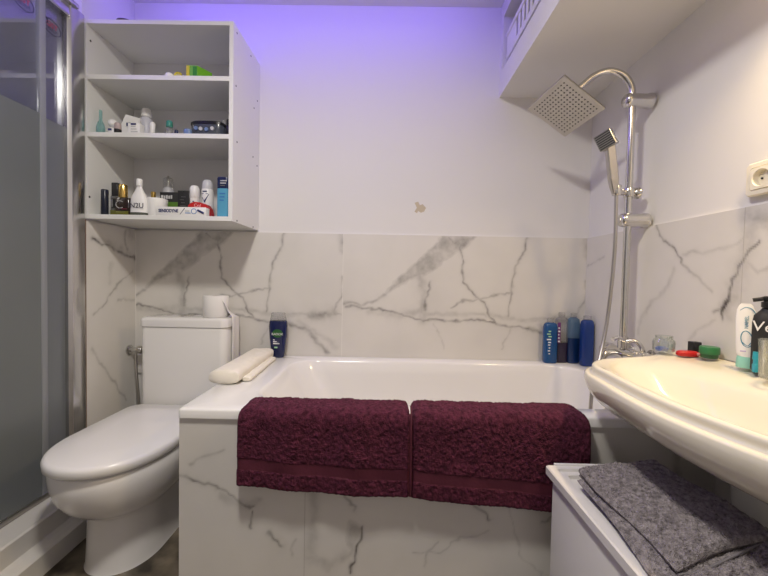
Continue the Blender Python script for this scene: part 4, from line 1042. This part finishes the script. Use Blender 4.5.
# ------------------------------------------------------------------ middle shelf
D0 = 1.5773
a_ = empty('soap_dispenser', (-1.220, 1.55, D0), 'pale teal glass bottle at the left end of the middle shelf', 'bottle')
obj('body', LT([(.0145, D0), (.0160, D0+.003), (.0160, D0+.030), (.012, D0+.048), (.006, D0+.060), (.006, D0+.100), (.004, D0+.104)], (-1.2195, 1.55, 0)), p_teal, a_)
obj('inner_liquid', LT([(.011, D0+.003), (.013, D0+.022), (.006, D0+.03)], (-1.2195, 1.55, 0)), mat('teal_liquid', (.28, .42, .42), .3), a_)
b_ = empty('cream_jar', (-1.180, 1.57, D0), 'small jar under a round white cap near the left of the middle shelf', 'jar')
obj('body', LT([(.015, D0), (.017, D0+.003), (.017, D0+.030), (.013, D0+.036)], (-1.182, 1.57, 0)), white, b_)
obj('label_print', BX(-1.190, -1.176, 1.5515, 1.5540, D0+.022, D0+.030), m_nv, b_)
sph = [(.0185*math.sin(a), D0+.056-.0185*math.cos(a)) for a in np.linspace(.35, 3.0, 14)]
obj('round_cap', LT(sph, (-1.182, 1.57, 0)), white, b_)
c_ = empty('lipstick', (-1.146, 1.55, D0), 'small pinkish pot with dark base beside the round-capped jar', 'cosmetics pot')
obj('base', LT([(.012, D0), (.0135, D0+.002), (.0135, D0+.022)], (-1.143, 1.545, 0)), black, c_)
obj('lid', LT([(.0125, D0+.022), (.0135, D0+.024), (.012, D0+.046), (.008, D0+.050)], (-1.143, 1.545, 0)), mat('dusty_pink_plastic', (.45, .36, .36), .4), c_)
d_ = empty('cream_tube', (-1.150, 1.625, D0), 'white tube with dark logo leaning behind the round-capped jar', 'tube')
bm = bmesh.new()
loft(bm, [[(-.045*k, y*.5, 0) for k, y in ((1, .03), (-1, .03), (-1, -.03), (1, -.03))], [(-.040*k, y, .02) for k, y in ((1, .012), (-1, .012), (-1, -.012), (1, -.012))], [(-.034*k, y, .105) for k, y in ((1, .003), (-1, .003), (-1, -.003), (1, -.003))]])
bmesh.ops.rotate(bm, verts=bm.verts, matrix=Matrix.Rotation(math.radians(14), 3, 'Y')); bmesh.ops.translate(bm, verts=bm.verts, vec=(-1.163, 1.632, D0+.012))
obj('tube', bm, white, d_)
obj('logo_print', BX(-1.160, -1.140, 1.6180, 1.6200, D0+.068, D0+.082), m_nv, d_)
e_ = empty('lotion_bottle', (-1.118, 1.68, D0), 'white bottle with round cap standing behind the small white box', 'bottle')
obj('body', LT([(.026, D0), (.029, D0+.004), (.030, D0+.10), (.024, D0+.126), (.014, D0+.136)], (-1.118, 1.69, 0)), mat('lavender_white_plastic', (.62, .62, .70), .35), e_)
obj('cap', LT([(.018, D0+.134), (.0215, D0+.138), (.0215, D0+.160), (.017, D0+.172), (.005, D0+.176)], (-1.118, 1.69, 0)), white, e_)
f_ = empty('pill_box', (-1.075, 1.56, D0), 'small white carton with grey print at the front of the middle shelf', 'box')
obj('carton', BX(-1.103, -1.053, 1.548, 1.580, D0, D0+.052, bev=.001), white, f_)
for k in range(3): obj('print_line', BX(-1.090, -1.062-.004*k, 1.5470, 1.5483, D0+.014+.011*k, D0+.018+.011*k), lightgrey, f_)
obj('print_line', BX(-1.090, -1.068, 1.5470, 1.5483, D0+.044, D0+.051), m_nv, f_)
g_ = empty('compact_case', (-1.030, 1.60, D0), 'white compact with dark band right of the small white carton', 'case')
obj('case', FB(-1.025, 1.605, D0, D0+.030, .050, .030, [(0, .8), (.2, 1), (.8, .95), (1, .7)]), mat('slate_plastic', (.06, .07, .11), .4), g_)
obj('cap', LT([(.010, D0+.030), (.011, D0+.032), (.011, D0+.070), (.008, D0+.078)], (-1.035, 1.605, 0)), white, g_)
h_ = empty('eye_drops', (-.958, 1.60, D0), 'clear vial with green cap in the middle of the middle shelf', 'bottle')
obj('vial', LT([(.011, D0), (.013, D0+.003), (.013, D0+.052), (.009, D0+.058)], (-.958, 1.60, 0)), p_clear, h_)
obj('cap', LT([(.0125, D0+.056), (.0135, D0+.058), (.0125, D0+.080), (.009, D0+.084)], (-.958, 1.60, 0)), mat('sea_green_plastic', (.05, .26, .20), .4), h_)
root(tag(obj('cap', LT([(.007, D0), (.008, D0+.002), (.007, D0+.028), (.005, D0+.030)], (-.905, 1.56, 0)), navy), 'tiny dark cap left of the blue tub on the middle shelf', 'cap'), (-.905, 1.56, D0))
root(tag(obj('sample_pot', FB(-.862, 1.572, D0, D0+.038, .032, .024, [(0, .85), (.1, 1), (.9, 1), (1, .85)]), mat('pale_blue_plastic_solid', (.16, .24, .42), .4)), 'small blue tub left of the black tray on the middle shelf', 'tub'), (-.862, 1.572, D0))
j_ = empty('cosmetics_tray', (-.80, 1.62, D0), 'black oval case with clear lid on the right of the middle shelf', 'case')
obj('case', FB(-.796, 1.630, D0, D0+.074, .146, .085, [(0, .86), (.3, .95), (.6, .97), (.85, 1.0), (1, .98)], p=3.5), mat('smoke_plastic', (.07, .08, .10), .2, coat=.4), j_)
obj('rim', FB(-.796, 1.630, D0+.070, D0+.084, .150, .089, [(0, 1), (.7, 1), (1, .92)], p=3.5), black, j_)
obj('clear_lid', FB(-.806, 1.630, D0+.083, D0+.092, .110, .060, [(0, 1), (.6, .9), (1, .5)]), mat('pale_lid', (.45, .46, .50), .2), j_)
for k, (x, z) in enumerate(((-.835, .050), (-.815, .048), (-.79, .046), (-.765, .050))): obj('pan', LT([(.008, 1.5835), (.008, 1.592)], (x, 0, D0+z), 14, axis='y'), lightgrey if k % 2 else bpy.data.materials['pale_blue_plastic_solid'], j_)
j2_ = empty('nail_polish', (-.77, 1.71, D0), 'grey bottle behind the black oval case', 'bottle')
obj('body', LT([(.020, D0), (.022, D0+.003), (.022, D0+.095), (.010, D0+.105)], (-.768, 1.705, 0)), mat('grey_plastic', (.20, .20, .21), .4), j2_)
obj('cap', LT([(.012, D0+.104), (.012, D0+.130), (.009, D0+.134)], (-.768, 1.705, 0)), mat('mid_grey_plastic', (.30, .30, .31), .4), j2_)
k_ = empty('roll_on_bottle', (-.680, 1.56, D0), 'small black bottle against the right side of the middle shelf', 'bottle')
obj('body', LT([(.010, D0), (.0115, D0+.002), (.0115, D0+.048), (.007, D0+.054)], (-.681, 1.56, 0)), black, k_)
obj('cap', LT([(.0095, D0+.053), (.0100, D0+.055), (.009, D0+.076)], (-.681, 1.56, 0)), blackm, k_)

# ------------------------------------------------------------------ top shelf and cabinet top
E0 = 1.8113
root(tag(obj('bottle_cap', LT([(.010, E0), (.016, E0+.003), (.0185, E0+.010), (.016, E0+.019), (.009, E0+.024), (.003, E0+.025)], (-.925, 1.545, 0)), white), 'white rounded knob on the top shelf left of the yellow one', 'cap'), (-.925, 1.545, E0))
yl = empty('tape_roll', (-.888, 1.54, E0), 'small yellow ring lying on the top shelf beside the green box', 'tape')
bm = bmesh.new()
pp = [Vector((-.888+.0135*math.cos(a), 1.542+.0*a, E0+.0145+.0105*math.sin(a))) for a in np.linspace(0, 2*math.pi, 25)]
tube(bm, pp, .0038, 8, False); obj('ring', bm, mat('yellow_plastic', (.62, .52, .03), .4), yl)
obj('disc', LT([(.0115, 1.541), (.0115, 1.546)], (-.888, 0, E0+.0145), 16, axis='y'), mat('pale_yellow', (.55, .50, .18), .5), yl)
gb = empty('tea_box', (-.82, 1.56, E0), 'small green and yellow carton on the top shelf', 'box')
bm = bmesh.new()
loft(bm, [[(-.850, 1.540, E0), (-.803, 1.535, E0), (-.768, 1.590, E0), (-.815, 1.596, E0)], [(-.851, 1.540, E0+.056), (-.804, 1.535, E0+.052), (-.769, 1.590, E0+.052), (-.816, 1.596, E0+.056)]])
obj('carton', bm, mat('lime_green_carton', (.15, .42, .02), .4), gb, smooth=False)
obj('yellow_stripe', BX(-.8510, -.838, 1.5370, 1.5395, E0+.001, E0+.053), bpy.data.materials['yellow_plastic'], gb)
obj('dark_green_panel', BX(-.822, -.806, 1.5345, 1.5362, E0+.003, E0+.048), mat('deep_green_print', (.03, .22, .02), .5), gb)
F0 = 2.0325
bm = FB(-1.120, 1.555, F0, F0+.026, .072, .05, [(0, .95), (.3, 1), (.8, .75), (1, .45)], .2)
root(tag(obj('hair_clip', bm, mat('dark_brown_plastic', (.05, .035, .03), .5)), 'small dark brown clip lying on top of the wall cabinet', 'hair clip'), (-1.12, 1.555, F0))

# ------------------------------------------------------------------ plastic basket in the soffit niche
bk = empty('storage_basket', (.62, 1.3, 2.004), 'white slotted plastic basket in the niche above the shower', 'basket')
bx0, bx1_, by0, by1, bz0, bz1 = .548, .80, .98, 1.765, 2.040, 2.165
obj('floor', BX(bx0, bx1_, by0, by1, bz0, bz0+.004), white, bk)
obj('bottom_rim', BX(bx0-.006, bx0+.003, by0, by1, bz0-.004, bz0+.026, bev=.003), white, bk)
obj('top_rim', BX(bx0-.008, bx0+.003, by0, by1, bz1-.020, bz1, bev=.003), white, bk)
y = by0
while y < by1-.14:
    obj('slat', BX(bx0-.003, bx0+.002, y, y+.024, bz0+.02, bz1-.015, bev=.001), white, bk); y += .044
obj('end_panel', BX(bx0, bx1_, by1-.004, by1, bz0, bz1), white, bk)
obj('solid_panel', BX(bx0-.003, bx0+.001, by1-.12, by1, bz0+.02, bz1-.015), white, bk)
obj('back_panel', BX(bx1_-.004, bx1_, by0, by1, bz0, bz1), white, bk)
for yy in (1.0, 1.745):
    obj('foot', BX(bx0+.01, bx1_-.01, yy-.012, yy+.012, 2.004, bz0), white, bk)

# prints and labels belong to the body they are printed on; repeats share a group
BODY = ('body', 'can', 'carton', 'box', 'tube', 'pack', 'glass_body', 'clear_pane', 'sticker')
PRINT = ('print', 'lettering', 'brand_text', 'label', 'leaf_badge', 'green_band', 'stripe', 'panel_print')
for t in [o for o in bpy.data.objects if o.parent is None and o.type == 'EMPTY']:
    kids = list(t.children); b = next((k for k in kids if k.name.split('.')[0] in BODY), None)
    if b is None or t.name.split('.')[0] == 'shower_screen': continue
    for k in kids:
        if k is not b and any(p in k.name for p in PRINT): k.parent = b
for o in bpy.data.objects:
    n = o.name.split('.')[0]
    if o.parent is not None: continue
    if n == 'shower_gel_bottle' and o.location.x > 0: o['group'] = 'shower gel bottles in the tub corner'
    elif n == 'bath_towel': o['group'] = 'maroon towels over the tub front'
    elif n == 'perfume_bottle': o['group'] = 'perfume bottles on the lowest shelf'
    elif n == 'cosmetics_box': o['group'] = 'black boxes on the lowest shelf'
    elif n == 'led_strip': o['group'] = 'violet led strips on the ceiling'
